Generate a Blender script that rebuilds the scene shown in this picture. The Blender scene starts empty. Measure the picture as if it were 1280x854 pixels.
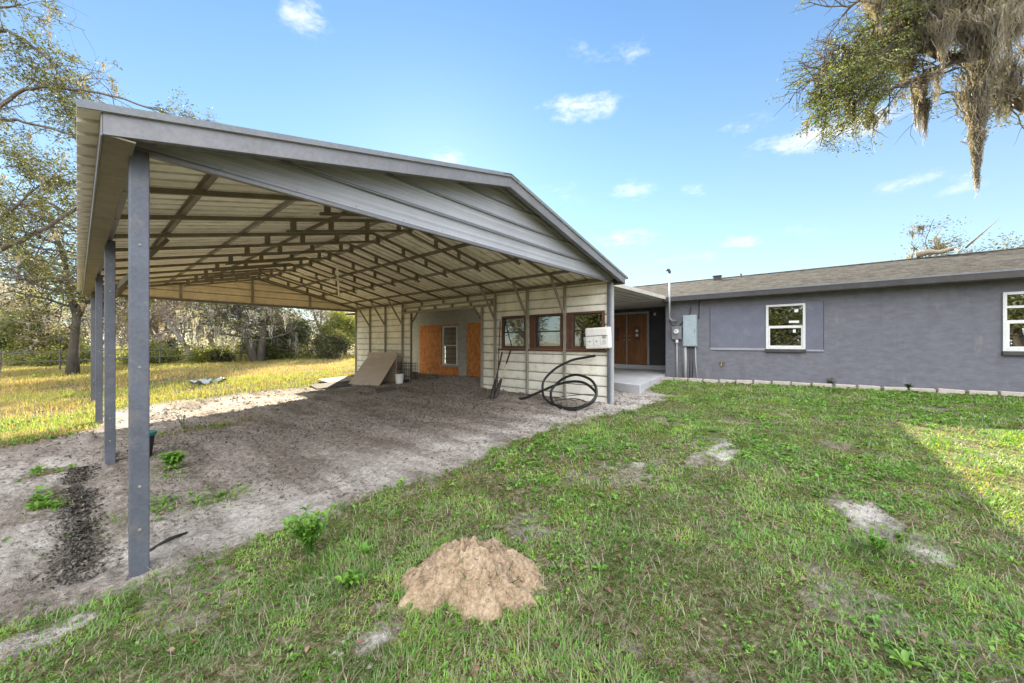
import bpy, math, random
import numpy as np
from mathutils import Vector, Matrix

SC = bpy.context.scene
COL = SC.collection
R = math.radians
rs = np.random.RandomState(7)

# ------------------------------------------------------------------ tags
def tag(o, label=None, cat=None, group=None, kind=None):
    if label: o['label'] = label
    if cat: o['category'] = cat
    if group: o['group'] = group
    if kind: o['kind'] = kind
    return o

def empty(name, loc, label, cat, group=None):
    o = bpy.data.objects.new(name, None)
    COL.objects.link(o)
    o.location = loc
    o.empty_display_size = .2
    return tag(o, label, cat, group)

def link(name, me, mat, parent=None, smooth=False, bevel=0):
    o = bpy.data.objects.new(name, me)
    COL.objects.link(o)
    if mat is not None: me.materials.append(mat)
    if smooth:
        me.polygons.foreach_set('use_smooth', [True] * len(me.polygons))
    if bevel:
        b = o.modifiers.new('bevel', 'BEVEL'); b.width = bevel; b.segments = 2; b.limit_method = 'ANGLE'
    if parent is not None:
        o.parent = parent
        root = parent
        T = Matrix.Identity(4)
        chain = []
        while root is not None:
            chain.append(root); root = root.parent
        top = chain[-1]
        o.matrix_parent_inverse = Matrix.Translation(-Vector(top.location)) if len(chain) == 1 else Matrix.Identity(4)
        if len(chain) > 1:
            # parent is itself a child holding world coordinates with an identity world matrix
            o.matrix_parent_inverse = Matrix.Identity(4)
    return o

def copy_tree(o, parent=None):
    c = o.copy(); COL.objects.link(c)
    if parent is not None:
        c.parent = parent; c.matrix_parent_inverse = o.matrix_parent_inverse.copy()
    for ch in list(o.children):
        copy_tree(ch, c)
    return c

# ------------------------------------------------------------------ mesh builder
class MB:
    def __init__(s): s.v = []; s.f = []
    def add(s, vs, fs):
        n = len(s.v); s.v += [tuple(p) for p in vs]; s.f += [tuple(i + n for i in f) for f in fs]
        return s
    def box(s, x0, x1, y0, y1, z0, z1):
        return s.add([(x0,y0,z0),(x1,y0,z0),(x1,y1,z0),(x0,y1,z0),(x0,y0,z1),(x1,y0,z1),(x1,y1,z1),(x0,y1,z1)],
              [(0,3,2,1),(4,5,6,7),(0,1,5,4),(1,2,6,5),(2,3,7,6),(3,0,4,7)])
    def bar(s, p, q, w, h, up=(0,0,1)):
        p = Vector(p); q = Vector(q); d = (q - p).normalized(); u = Vector(up)
        if abs(d.dot(u)) > .98: u = Vector((0,1,0))
        a = d.cross(u).normalized() * (w / 2); b = a.cross(d).normalized() * (h / 2)
        vs = [p-a-b, p+a-b, p+a+b, p-a+b, q-a-b, q+a-b, q+a+b, q-a+b]
        return s.add(vs, [(0,3,2,1),(4,5,6,7),(0,1,5,4),(1,2,6,5),(2,3,7,6),(3,0,4,7)])
    def tube(s, pts, rad, n=6, cap=True):
        pts = [Vector(p) for p in pts]
        if not hasattr(rad, '__len__'): rad = [rad] * len(pts)
        base = len(s.v); prev = None
        for i, p in enumerate(pts):
            d = (pts[min(i+1, len(pts)-1)] - pts[max(i-1, 0)])
            d = d.normalized() if d.length > 1e-9 else Vector((0,0,1))
            if prev is None:
                a = d.orthogonal().normalized()
            else:
                a = (prev - d * prev.dot(d))
                a = a.normalized() if a.length > 1e-6 else d.orthogonal().normalized()
            prev = a; b = d.cross(a)
            for k in range(n):
                t = 2 * math.pi * k / n
                s.v.append(tuple(p + (a * math.cos(t) + b * math.sin(t)) * rad[i]))
        for i in range(len(pts) - 1):
            for k in range(n):
                k2 = (k + 1) % n
                s.f.append((base+i*n+k, base+i*n+k2, base+(i+1)*n+k2, base+(i+1)*n+k))
        if cap:
            s.f.append(tuple(base + k for k in range(n))[::-1])
            s.f.append(tuple(base + (len(pts)-1)*n + k for k in range(n)))
        return s
    def prism(s, poly, a, b, axis):
        """poly of 2-D points extruded from a to b along axis (the other two axes in order)."""
        def P(p, t):
            if axis == 'x': return (t, p[0], p[1])
            if axis == 'y': return (p[0], t, p[1])
            return (p[0], p[1], t)
        n = len(poly)
        vs = [P(p, a) for p in poly] + [P(p, b) for p in poly]
        fs = [tuple(range(n))[::-1], tuple(range(n, 2*n))] + [(i, (i+1) % n, (i+1) % n + n, i + n) for i in range(n)]
        return s.add(vs, fs)
    def sheet(s, prof, fn, ta, tb, ntb=1, thick=None):
        """open profile list swept: fn(p, t) -> point"""
        base = len(s.v); m = len(prof)
        ts = [ta + (tb - ta) * i / ntb for i in range(ntb + 1)]
        for t in ts:
            for p in prof: s.v.append(tuple(fn(p, t)))
        for j in range(ntb):
            for i in range(m - 1):
                s.f.append((base+j*m+i, base+j*m+i+1, base+(j+1)*m+i+1, base+(j+1)*m+i))
        return s
    def disc(s, c, r, h, n=20, axis='z', r2=None):
        if r2 is None: r2 = r
        c = Vector(c)
        e = {'z': Vector((0,0,h)), 'x': Vector((h,0,0)), 'y': Vector((0,h,0))}[axis]
        return s.tube([c, c + e], [r, r2], n)
    def mesh(s, name):
        me = bpy.data.meshes.new(name); me.from_pydata(s.v, [], s.f); me.update()
        return me
    def build(s, name, mat, parent=None, smooth=False, bevel=0, solid=0):
        me = s.mesh(name)
        o = link(name, me, mat, parent, smooth, bevel)
        if solid:
            m = o.modifiers.new('solid', 'SOLIDIFY'); m.thickness = solid; m.offset = 0
        return o

def tri_mesh(name, V, T, attrs=None):
    """V (n,3) float, T (m,3) int: fast triangle mesh with float point attributes"""
    me = bpy.data.meshes.new(name)
    V = np.asarray(V, np.float32); T = np.asarray(T, np.int32)
    me.vertices.add(len(V)); me.vertices.foreach_set('co', V.ravel())
    me.loops.add(T.size); me.loops.foreach_set('vertex_index', T.ravel())
    me.polygons.add(len(T)); me.polygons.foreach_set('loop_start', np.arange(0, T.size, 3, dtype=np.int32))
    me.update(calc_edges=True)
    for k, a in (attrs or {}).items():
        at = me.attributes.new(k, 'FLOAT', 'POINT'); at.data.foreach_set('value', np.asarray(a, np.float32))
    return me

# ------------------------------------------------------------------ noise
_tab = np.random.RandomState(3).rand(256, 256)
def vnoise(x, y, s=0):
    x = np.asarray(x, float) + s * 17.3; y = np.asarray(y, float) + s * 9.1
    xi = np.floor(x).astype(int); yi = np.floor(y).astype(int)
    fx = x - xi; fy = y - yi
    fx = fx*fx*(3-2*fx); fy = fy*fy*(3-2*fy)
    g = lambda a, b: _tab[a % 256, b % 256]
    return (g(xi,yi)*(1-fx)+g(xi+1,yi)*fx)*(1-fy) + (g(xi,yi+1)*(1-fx)+g(xi+1,yi+1)*fx)*fy
def fbm(x, y, o=4, s=0):
    t = 0; a = .5; n = 0
    for i in range(o):
        t = t + a * vnoise(np.asarray(x)*2**i, np.asarray(y)*2**i, s + i); n += a; a *= .5
    return t / n
def sst(a, b, x):
    t = np.clip((np.asarray(x, float) - a) / (b - a), 0, 1); return t*t*(3-2*t)

# ------------------------------------------------------------------ materials
class NT:
    def __init__(s, name):
        s.m = bpy.data.materials.new(name); s.m.use_nodes = True
        s.t = s.m.node_tree; s.t.nodes.clear()
        s.out = s.t.nodes.new('ShaderNodeOutputMaterial')
        s.pos = None
    def n(s, typ, **kw):
        nd = s.t.nodes.new('ShaderNode' + typ)
        for k, v in kw.items():
            if k in nd.inputs: s.set(nd.inputs[k], v)
            else: setattr(nd, k, v)
        return nd
    def set(s, inp, v):
        if hasattr(v, 'is_output') or hasattr(v, 'links'): s.t.links.new(v, inp)
        else: inp.default_value = v
    def P(s):
        if s.pos is None: s.pos = s.n('TexCoord').outputs['Object']
        return s.pos
    def noise(s, scale, detail=4, rough=.6, vec=None, dist=0):
        nd = s.n('TexNoise'); nd.inputs['Scale'].default_value = scale; nd.inputs['Detail'].default_value = detail
        nd.inputs['Roughness'].default_value = rough; nd.inputs['Distortion'].default_value = dist
        s.t.links.new(vec if vec is not None else s.P(), nd.inputs['Vector'])
        return nd.outputs['Fac']
    def mapping(s, scale=(1,1,1), rot=(0,0,0)):
        nd = s.n('Mapping'); nd.inputs['Scale'].default_value = scale; nd.inputs['Rotation'].default_value = rot
        s.t.links.new(s.P(), nd.inputs['Vector']); return nd.outputs['Vector']
    def ramp(s, fac, stops):
        nd = s.n('ValToRGB'); s.t.links.new(fac, nd.inputs['Fac'])
        e = nd.color_ramp.elements
        while len(e) < len(stops): e.new(.5)
        for el, (p, c) in zip(e, stops):
            el.position = p; el.color = (c if hasattr(c, '__len__') else (c, c, c)) [:3] + (1,) if hasattr(c, '__len__') else (c, c, c, 1)
        return nd.outputs['Color']
    def mix(s, fac, a, b, typ='MIX'):
        nd = s.n('MixRGB', blend_type=typ)
        for i, v in zip(nd.inputs, (fac, a, b)):
            if hasattr(v, 'links'): s.t.links.new(v, i)
            elif hasattr(v, '__len__'): i.default_value = tuple(v)[:3] + (1,)
            else: i.default_value = v
        return nd.outputs['Color']
    def math(s, op, a, b=0., clamp=False):
        nd = s.n('Math', operation=op, use_clamp=clamp)
        for i, v in zip(nd.inputs, (a, b)):
            if hasattr(v, 'links'): s.t.links.new(v, i)
            else: i.default_value = v
        return nd.outputs[0]
    def attr(s, name):
        nd = s.n('Attribute'); nd.attribute_name = name; return nd.outputs['Fac']
    def bump(s, h, strength=.3, dist=.01):
        nd = s.n('Bump'); nd.inputs['Strength'].default_value = strength; nd.inputs['Distance'].default_value = dist
        s.t.links.new(h, nd.inputs['Height']); return nd.outputs['Normal']
    def principled(s, col, rough=.7, metal=0., normal=None, spec=.5):
        nd = s.n('BsdfPrincipled')
        for k, v in (('Base Color', col), ('Roughness', rough), ('Metallic', metal), ('Specular IOR Level', spec)):
            i = nd.inputs[k]
            if hasattr(v, 'links'): s.t.links.new(v, i)
            elif hasattr(v, '__len__'): i.default_value = tuple(v)[:3] + (1,)
            else: i.default_value = v
        if normal is not None: s.t.links.new(normal, nd.inputs['Normal'])
        s.t.links.new(nd.outputs[0], s.out.inputs['Surface']); return nd
    def leaf(s, col, trans=.45, tcol=None, rough=.6):
        d = s.n('BsdfDiffuse'); tr = s.n('BsdfTranslucent'); gl = s.n('BsdfGlossy'); gl.inputs['Roughness'].default_value = .5
        for nd, c in ((d, col), (tr, tcol if tcol is not None else col)):
            if hasattr(c, 'links'): s.t.links.new(c, nd.inputs['Color'])
            else: nd.inputs['Color'].default_value = tuple(c)[:3] + (1,)
        m1 = s.n('MixShader'); m1.inputs[0].default_value = trans
        s.t.links.new(d.outputs[0], m1.inputs[1]); s.t.links.new(tr.outputs[0], m1.inputs[2])
        m2 = s.n('MixShader'); m2.inputs[0].default_value = .04
        s.t.links.new(m1.outputs[0], m2.inputs[1]); s.t.links.new(gl.outputs[0], m2.inputs[2])
        s.t.links.new(m2.outputs[0], s.out.inputs['Surface'])

def worn(name, base, rough=.6, var=.25, scale=2., dirt=None, dirt_amt=.5, bump=.1, bscale=60., metal=0., streak=False, spec=.4):
    """painted / plain surface: large soft colour drift, fine grain, optional dirt colour"""
    k = NT(name)
    v = k.mapping((1,1,.25)) if streak else None
    n1 = k.noise(scale, 5, .65, v)
    lo = tuple(c*(1-var) for c in base); hi = tuple(min(1, c*(1+var)) for c in base)
    col = k.ramp(n1, [(.3, lo), (.7, hi)])
    if dirt is not None:
        n2 = k.noise(scale*2.3+.7, 6, .7, v)
        col = k.mix(k.math('MULTIPLY', k.ramp(n2, [(.52, 0.), (.75, 1.)]), dirt_amt), col, dirt)
    fine = k.noise(bscale, 3, .6)
    col = k.mix(.12, col, k.ramp(fine, [(.3, 0.), (.7, 1.)]), 'OVERLAY')
    k.principled(col, rough, metal, k.bump(fine, bump, .004), spec)
    return k.m

M = {}
M['steel'] = worn('galvanised_grey_steel', (.115,.122,.148), .5, .2, 3, (.24,.205,.17), .5, .05, 40, .25)
M['frame_steel'] = worn('weathered_frame_steel', (.20,.175,.125), .6, .25, 4, (.14,.095,.06), .5, .06, 40, .2)
M['stud_steel'] = worn('dull_stud_steel', (.30,.28,.23), .6, .2, 4, (.16,.10,.06), .4, .06, 40, .2)
M['roof_under'] = worn('beige_roof_sheet', (.64,.58,.45), .5, .14, 1.2, (.33,.28,.19), .5, .04, 30)
M['trim_grey'] = worn('grey_metal_trim', (.19,.187,.197), .45, .16, 1.5, (.17,.14,.10), .5, .04, 30, .2)
M['gable_grey'] = worn('grey_gable_sheet', (.27,.275,.32), .5, .1, 1.2, (.30,.28,.27), .4, .03, 30, .1)
M['gable_tan'] = worn('tan_gable_sheet', (.60,.47,.30), .6, .12, 1.5, (.3,.22,.14), .4, .03, 30)
M['siding'] = worn('cream_wall_siding', (.74,.70,.60), .6, .09, 1.4, (.42,.36,.25), .55, .04, 30, streak=True)
M['brown_trim'] = worn('red_brown_timber', (.13,.060,.040), .65, .3, 6, (.07,.035,.02), .5, .15, 50)
M['sash'] = worn('dark_bronze_sash', (.035,.03,.028), .45, .2, 6)
M['white_vinyl'] = worn('white_vinyl', (.62,.615,.60), .4, .04, 4, (.5,.47,.42), .3, .02, 40)
M['white_plastic'] = worn('aged_white_plastic', (.74,.73,.70), .45, .05, 6, (.5,.45,.38), .4, .03, 40)
M['grey_mark'] = worn('grey_print', (.22,.22,.21), .6, .3, 30)
M['box_grey'] = worn('grey_blue_panel_paint', (.30,.36,.39), .45, .08, 4, (.22,.2,.18), .4, .03, 40)
M['meter_grey'] = worn('meter_can_grey', (.17,.18,.20), .5, .1, 5, (.22,.2,.18), .4, .03, 40)
M['pvc'] = worn('pale_conduit', (.36,.365,.365), .5, .1, 6, (.35,.32,.28), .4, .03, 40)
M['dark_trim'] = worn('dark_fascia_paint', (.045,.040,.040), .55, .25, 3, (.1,.09,.08), .5, .06, 40)
M['soffit'] = worn('grey_soffit_paint', (.16,.15,.15), .7, .15, 3)
M['ledge'] = worn('grey_render_ledge', (.27,.27,.31), .85, .12, 5, (.2,.19,.2), .5, .3, 80)
M['slate_panel'] = worn('slate_grey_panel_paint', (.132,.136,.172), .8, .12, 2, (.21,.21,.25), .5, .25, 60)
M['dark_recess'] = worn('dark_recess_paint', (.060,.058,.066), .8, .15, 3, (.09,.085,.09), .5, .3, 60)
M['pan_roof'] = worn('off_white_pan_roof', (.52,.49,.43), .55, .1, 1.5, (.34,.30,.24), .5, .03, 30)
M['concrete'] = worn('porch_concrete', (.42,.42,.43), .85, .12, 1.6, (.28,.26,.24), .6, .3, 90)
M['block'] = worn('pale_concrete_block', (.42,.37,.32), .9, .2, 5, (.22,.19,.16), .6, .5, 70)
M['black_pipe'] = worn('black_poly_pipe', (.012,.012,.013), .45, .3, 8, (.11,.10,.09), .35, .05, 40)
M['dark_tool'] = worn('dark_tool_steel', (.03,.026,.024), .6, .4, 10, (.10,.05,.03), .5, .1, 50)
M['pot'] = worn('dark_pot_plastic', (.018,.02,.018), .55, .3, 8, (.12,.1,.08), .4)
M['teal'] = worn('teal_rim_plastic', (.03,.14,.13), .5, .2, 8)
M['tarp'] = worn('pale_sheet_metal', (.30,.34,.38), .5, .15, 4, (.3,.28,.25), .4)
M['old_wood'] = worn('weathered_fence_wood', (.12,.108,.094), .9, .3, 5, (.1,.09,.08), .5, .5, 30)
M['stick'] = worn('dark_stick', (.03,.026,.022), .8, .3, 9)
M['brass'] = worn('worn_brass', (.42,.30,.16), .45, .2, 9, metal=.7)

def wood(name, c1, c2, scale=1., rough=.45, axis=(14,14,1.2)):
    k = NT(name); v = k.mapping(tuple(a*scale for a in axis))
    n = k.noise(2.2, 6, .65, v, 1.2); n2 = k.noise(.9, 3)
    col = k.ramp(n, [(.28, c1), (.72, c2)])
    col = k.mix(.35, col, k.ramp(n2, [(.3, c1), (.7, c2)]))
    k.principled(col, rough, 0, k.bump(n, .15, .004), .5 if rough < .5 else .06); return k.m
M['door_wood'] = wood('stained_door_wood', (.085,.030,.010), (.36,.155,.053), .5, .35)
M['board'] = wood('grey_brown_board', (.42,.34,.27), (.56,.475,.39), .6, .8, (3,1,3))
M['board_pale'] = wood('pale_ground_board', (.10,.09,.08), (.15,.137,.12), .6, .85, (3,1,3))

def seamed(name, base, axis, period, phase, width, rib=None, dark=(.10,.085,.06), amt=.8, dirt=(.4,.33,.22), dirt_amt=.5, spec=.4, rough=.55):
    """ribbed sheet: groove shadow and grime painted into the lap joints every `period` metres along an axis"""
    k = NT(name)
    sep = k.n('SeparateXYZ'); k.t.links.new(k.P(), sep.inputs[0]); c = sep.outputs[axis]
    fr = k.math('FRACT', k.math('DIVIDE', k.math('SUBTRACT', c, phase), period))
    line = k.math('LESS_THAN', fr, width/period)
    n1 = k.noise(1.3, 5, .65); n2 = k.noise(4.5, 6, .7); fine = k.noise(40, 3)
    col = k.ramp(n1, [(.3, tuple(x*.90 for x in base)), (.7, tuple(min(1,x*1.1) for x in base))])
    col = k.mix(k.math('MULTIPLY', k.ramp(n2, [(.5, 0.), (.75, 1.)]), dirt_amt), col, dirt)
    # soft grime just beside each joint, broken up
    soft = k.math('MULTIPLY', k.math('LESS_THAN', fr, width*3.2/period), k.ramp(n2, [(.35, .1*(rib is None)), (.65, .5*(rib is None))]))
    col = k.mix(soft, col, dirt)
    if rib:
        f2 = k.math('FRACT', k.math('DIVIDE', k.math('SUBTRACT', c, phase), rib))
        col = k.mix(k.math('MULTIPLY', k.math('LESS_THAN', f2, .16), .35), col, tuple(x*.55 for x in base))  # rib shading painted as darker lines
    col = k.mix(k.math('MULTIPLY', line, k.ramp(n2, [(.25, amt*.75), (.6, amt)])), col, dark)  # dark lap line: groove shadow painted in, together with grime
    k.principled(col, rough, 0., k.bump(fine, .04, .004), spec); return k.m
M['siding'] = seamed('cream_wall_siding', (.86,.83,.745), 2, .2286, .176, .016, None, (.13,.11,.075), .85, (.47,.40,.26), .55)
M['roof_under'] = seamed('beige_roof_sheet', (.88,.825,.70), 1, .2286, 3.364+.150, .022, None, (.15,.125,.085), .8, (.36,.30,.2), .5)
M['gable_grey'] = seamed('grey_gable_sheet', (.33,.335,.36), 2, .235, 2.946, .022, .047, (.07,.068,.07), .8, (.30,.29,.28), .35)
M['gable_tan'] = seamed('tan_gable_sheet', (.82,.70,.50), 2, .235, 2.946, .016, None, (.16,.11,.06), .8, (.4,.28,.16), .4)

def osb():
    k = NT('orange_strand_board')
    vo = k.n('TexVoronoi'); vo.inputs['Scale'].default_value = 22
    k.t.links.new(k.mapping((1,1,.45)), vo.inputs['Vector'])
    n = k.noise(60, 3); n2 = k.noise(1.2, 4)
    col = k.ramp(vo.outputs['Color'], [(.1, (.33,.10,.022)), (.9, (.74,.33,.11))])
    col = k.mix(.35, col, k.ramp(n2, [(.3, (.46,.14,.03)), (.7, (.82,.35,.10))]))
    k.principled(col, .75, 0, k.bump(n, .3, .004)); return k.m
M['osb'] = osb()

def stucco(name, base, alt, bump=.55):
    k = NT(name)
    n1 = k.noise(.7, 5, .7); n2 = k.noise(7, 5, .65, k.mapping((1,.6,1.4))); n3 = k.noise(38, 4, .6)
    col = k.ramp(n1, [(.3, base), (.7, alt)])
    col = k.mix(.42, col, k.ramp(n2, [(.3, tuple(c*.72 for c in base)), (.72, tuple(min(1,c*1.3) for c in alt))]))
    h = k.math('ADD', k.math('MULTIPLY', n2, .8), k.math('MULTIPLY', n3, .35))
    st = k.noise(5, 4, .6, k.mapping((1,1,.10)))
    col = k.mix(k.ramp(st, [(.58, 0.), (.74, .28)]), col, tuple(c*.62 for c in base))
    st2 = k.noise(3.1, 5, .7, k.mapping((1,1,.35)))
    col = k.mix(k.ramp(st2, [(.60, 0.), (.72, .3)]), col, (.30,.285,.27))
    # splash of soil along the foot of the wall, uneven
    k.principled(col, .88, 0, k.bump(h, bump, .02), .3); return k.m
M['stucco'] = stucco('slate_stucco', (.130,.132,.152), (.158,.158,.178))
M['stucco_raw'] = stucco('raw_grey_render', (.36,.375,.365), (.48,.485,.46))

def shingle():
    k = NT('asphalt_shingle')
    br = k.n('TexBrick'); br.inputs['Scale'].default_value = 1.0
    br.inputs['Brick Width'].default_value = .30; br.inputs['Row Height'].default_value = .14; br.inputs['Mortar Size'].default_value = .006
    br.inputs['Color1'].default_value = (.05,.048,.044,1); br.inputs['Color2'].default_value = (.10,.094,.084,1); br.inputs['Mortar'].default_value = (.03,.03,.03,1)
    sep = k.n('SeparateXYZ'); k.t.links.new(k.P(), sep.inputs[0]); cb = k.n('CombineXYZ')
    k.t.links.new(sep.outputs[1], cb.inputs[0]); k.t.links.new(sep.outputs[0], cb.inputs[1])
    k.t.links.new(cb.outputs[0], br.inputs['Vector'])
    n = k.noise(3.5, 6, .7); n2 = k.noise(30, 3)
    lit = k.ramp(k.noise(11, 7, .8, k.mapping((1.6,.55,1))), [(.50, 0.), (.58, 1.)])
    col = k.mix(.5, br.outputs['Color'], k.ramp(n, [(.42, (.012,.012,.011)), (.60, (.075,.072,.066))]))
    col = k.mix(k.math('MULTIPLY', lit, .5), col, (.17,.15,.12))
    k.principled(col, 1., 0, k.bump(k.math('ADD', br.outputs['Fac'], n2), .5, .01), .02); return k.m
M['shingle'] = shingle()

def glass(name, tint=(.55,.58,.55), refl=.28):
    k = NT(name)
    tr = k.n('BsdfTransparent'); tr.inputs['Color'].default_value = tint + (1,)
    gl = k.n('BsdfGlossy'); gl.inputs['Roughness'].default_value = .015; gl.inputs['Color'].default_value = (.9,.92,.95,1)
    bn = k.bump(k.noise(2.2, 2), .04, .02); k.t.links.new(bn, gl.inputs['Normal'])
    lw = k.n('LayerWeight'); lw.inputs['Blend'].default_value = .35
    fac = k.math('ADD', k.math('MULTIPLY', lw.outputs['Fresnel'], .7), refl, True)
    m = k.n('MixShader'); k.t.links.new(fac, m.inputs[0]); k.t.links.new(tr.outputs[0], m.inputs[1]); k.t.links.new(gl.outputs[0], m.inputs[2])
    k.t.links.new(m.outputs[0], k.out.inputs['Surface']); return k.m
M['glass'] = glass('window_glass')
M['glass_old'] = glass('dusty_window_glass', (.5,.52,.47), .22)
k = NT('door_glass'); k.principled((.75,.74,.66), .12, 0, k.bump(k.noise(60,2), .4, .01)); M['door_glass'] = k.m

def bark(name, a, b):
    k = NT(name); n = k.noise(4, 6, .7, k.mapping((3,3,.7))); n2 = k.noise(.8, 3)
    col = k.mix(.4, k.ramp(n, [(.3, a), (.7, b)]), k.ramp(n2, [(.3, a), (.7, b)]))
    k.principled(col, .95, 0, k.bump(n, .8, .04), .1); return k.m
M['bark'] = bark('oak_bark', (.05,.042,.036), (.17,.148,.126))
M['bark_grey'] = bark('grey_twig_bark', (.17,.15,.14), (.36,.33,.305))
M['pale_bark'] = bark('bleached_branch', (.22,.18,.13), (.42,.35,.27))

def leafmat(name, stops, trans=.45, boost=1.3, warm=1.):
    k = NT(name); a = k.attr('rnd')
    col = k.ramp(a, stops)
    tc = k.mix(1., col, (boost*warm, boost, boost*.6), 'MULTIPLY')
    k.leaf(col, trans, tc); return k.m
M['leaf_oak'] = leafmat('oak_leaf', [(0,(.032,.044,.012)),(.4,(.072,.090,.021)),(.75,(.14,.155,.035)),(1,(.25,.20,.06))], .45)
M['leaf_olive'] = leafmat('olive_winter_leaf', [(0,(.030,.036,.012)),(.5,(.066,.072,.024)),(1,(.145,.125,.045))], .5)
M['leaf_yellow'] = leafmat('yellow_green_leaf', [(0,(.07,.095,.016)),(.5,(.165,.185,.034)),(1,(.30,.275,.06))], .5)
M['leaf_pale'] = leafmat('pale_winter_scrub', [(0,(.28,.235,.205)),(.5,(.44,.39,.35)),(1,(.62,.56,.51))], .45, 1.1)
M['leaf_dark'] = leafmat('dark_evergreen_leaf', [(0,(.025,.045,.014)),(.6,(.055,.085,.022)),(1,(.11,.14,.035))], .35)
M['leaf_rust'] = leafmat('rusty_winter_leaf', [(0,(.17,.11,.08)),(.5,(.30,.23,.19)),(1,(.46,.385,.325))], .42)
M['moss'] = leafmat('spanish_moss', [(0,(.095,.080,.060)),(.5,(.215,.182,.138)),(1,(.375,.325,.25))], .42, 1.2)
M['moss_grey'] = leafmat('grey_hanging_moss', [(0,(.24,.222,.205)),(.5,(.40,.372,.345)),(1,(.58,.54,.50))], .42, 1.1)
M['grass'] = leafmat('lawn_blade', [(0,(.32,.265,.15)),(.12,(.24,.22,.10)),(.2,(.085,.19,.030)),(.5,(.155,.32,.046)),(.8,(.26,.43,.066)),(1,(.39,.50,.10))], .45, 1.45, 1.3)
M['straw'] = leafmat('dead_grass_blade', [(0,(.15,.125,.08)),(.5,(.26,.22,.145)),(1,(.40,.35,.25))], .3, 1.1)
M['weed'] = leafmat('broadleaf_weed', [(0,(.08,.18,.026)),(.5,(.15,.31,.045)),(1,(.26,.42,.07))], .42, 1.25)
M['fieldgrass'] = leafmat('field_grass_blade', [(0,(.34,.225,.11)),(.3,(.36,.265,.10)),(.5,(.25,.265,.048)),(1,(.25,.33,.052))], .45, 1.3)
M['dead_leaf'] = leafmat('brown_fallen_leaf', [(0,(.07,.035,.02)),(.5,(.18,.10,.055)),(1,(.34,.24,.16))], .2, 1.)
M['litter'] = leafmat('dark_leaf_litter', [(0,(.028,.024,.02)),(.6,(.085,.07,.055)),(1,(.22,.175,.13))], .1, 1.)

# ------------------------------------------------------------------ ground
XL, XR, YP, LEN, ZE = .232, 7.583, 3.647, 11.407, 2.946
YB = YP + LEN; XC = (XL + XR) / 2
YF, YE = YP - .283, YB + .283
ZL, ZR = 3.005, 3.918
RX0, RX1 = XL - .235, XR + .235
SL = (ZR - ZL) / (XC - RX0)
def roofz(x): return ZR - SL * abs(x - XC)

SANDP = [(1.70,1.80,.66,.48,.5),(4.15,-.26,.40,.22,1.1),(3.85,-.50,.27,.13,1.),(5.35,1.05,.62,.22,1.15),(4.85,1.22,.36,.14,1.),(4.29,1.72,.10,.09,1),(4.03,2.60,.22,.12,.7),(.99,1.84,.12,.08,1),(-.14,3.27,.26,.16,1),(-.42,3.45,.2,.12,.9),
         (8.4,3.15,1.25,.42,1),(7.3,3.35,1.3,.30,1),(6.1,3.45,.9,.25,.9),(1.95,1.36,.26,.10,.7),(6.6,-1.55,.5,.2,.5),(7.4,-1.3,.3,.16,.6),(2.35,.95,.16,.08,.5),(3.3,.4,.22,.1,.45),(6.3,2.3,.5,.12,.4)]
def base_h(x, y):
    x = np.asarray(x, float); y = np.asarray(y, float)
    return .038*np.clip(x,0,12.6) + .02*np.clip(3-y,0,5)*np.clip(x/12.6,0,1)
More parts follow.
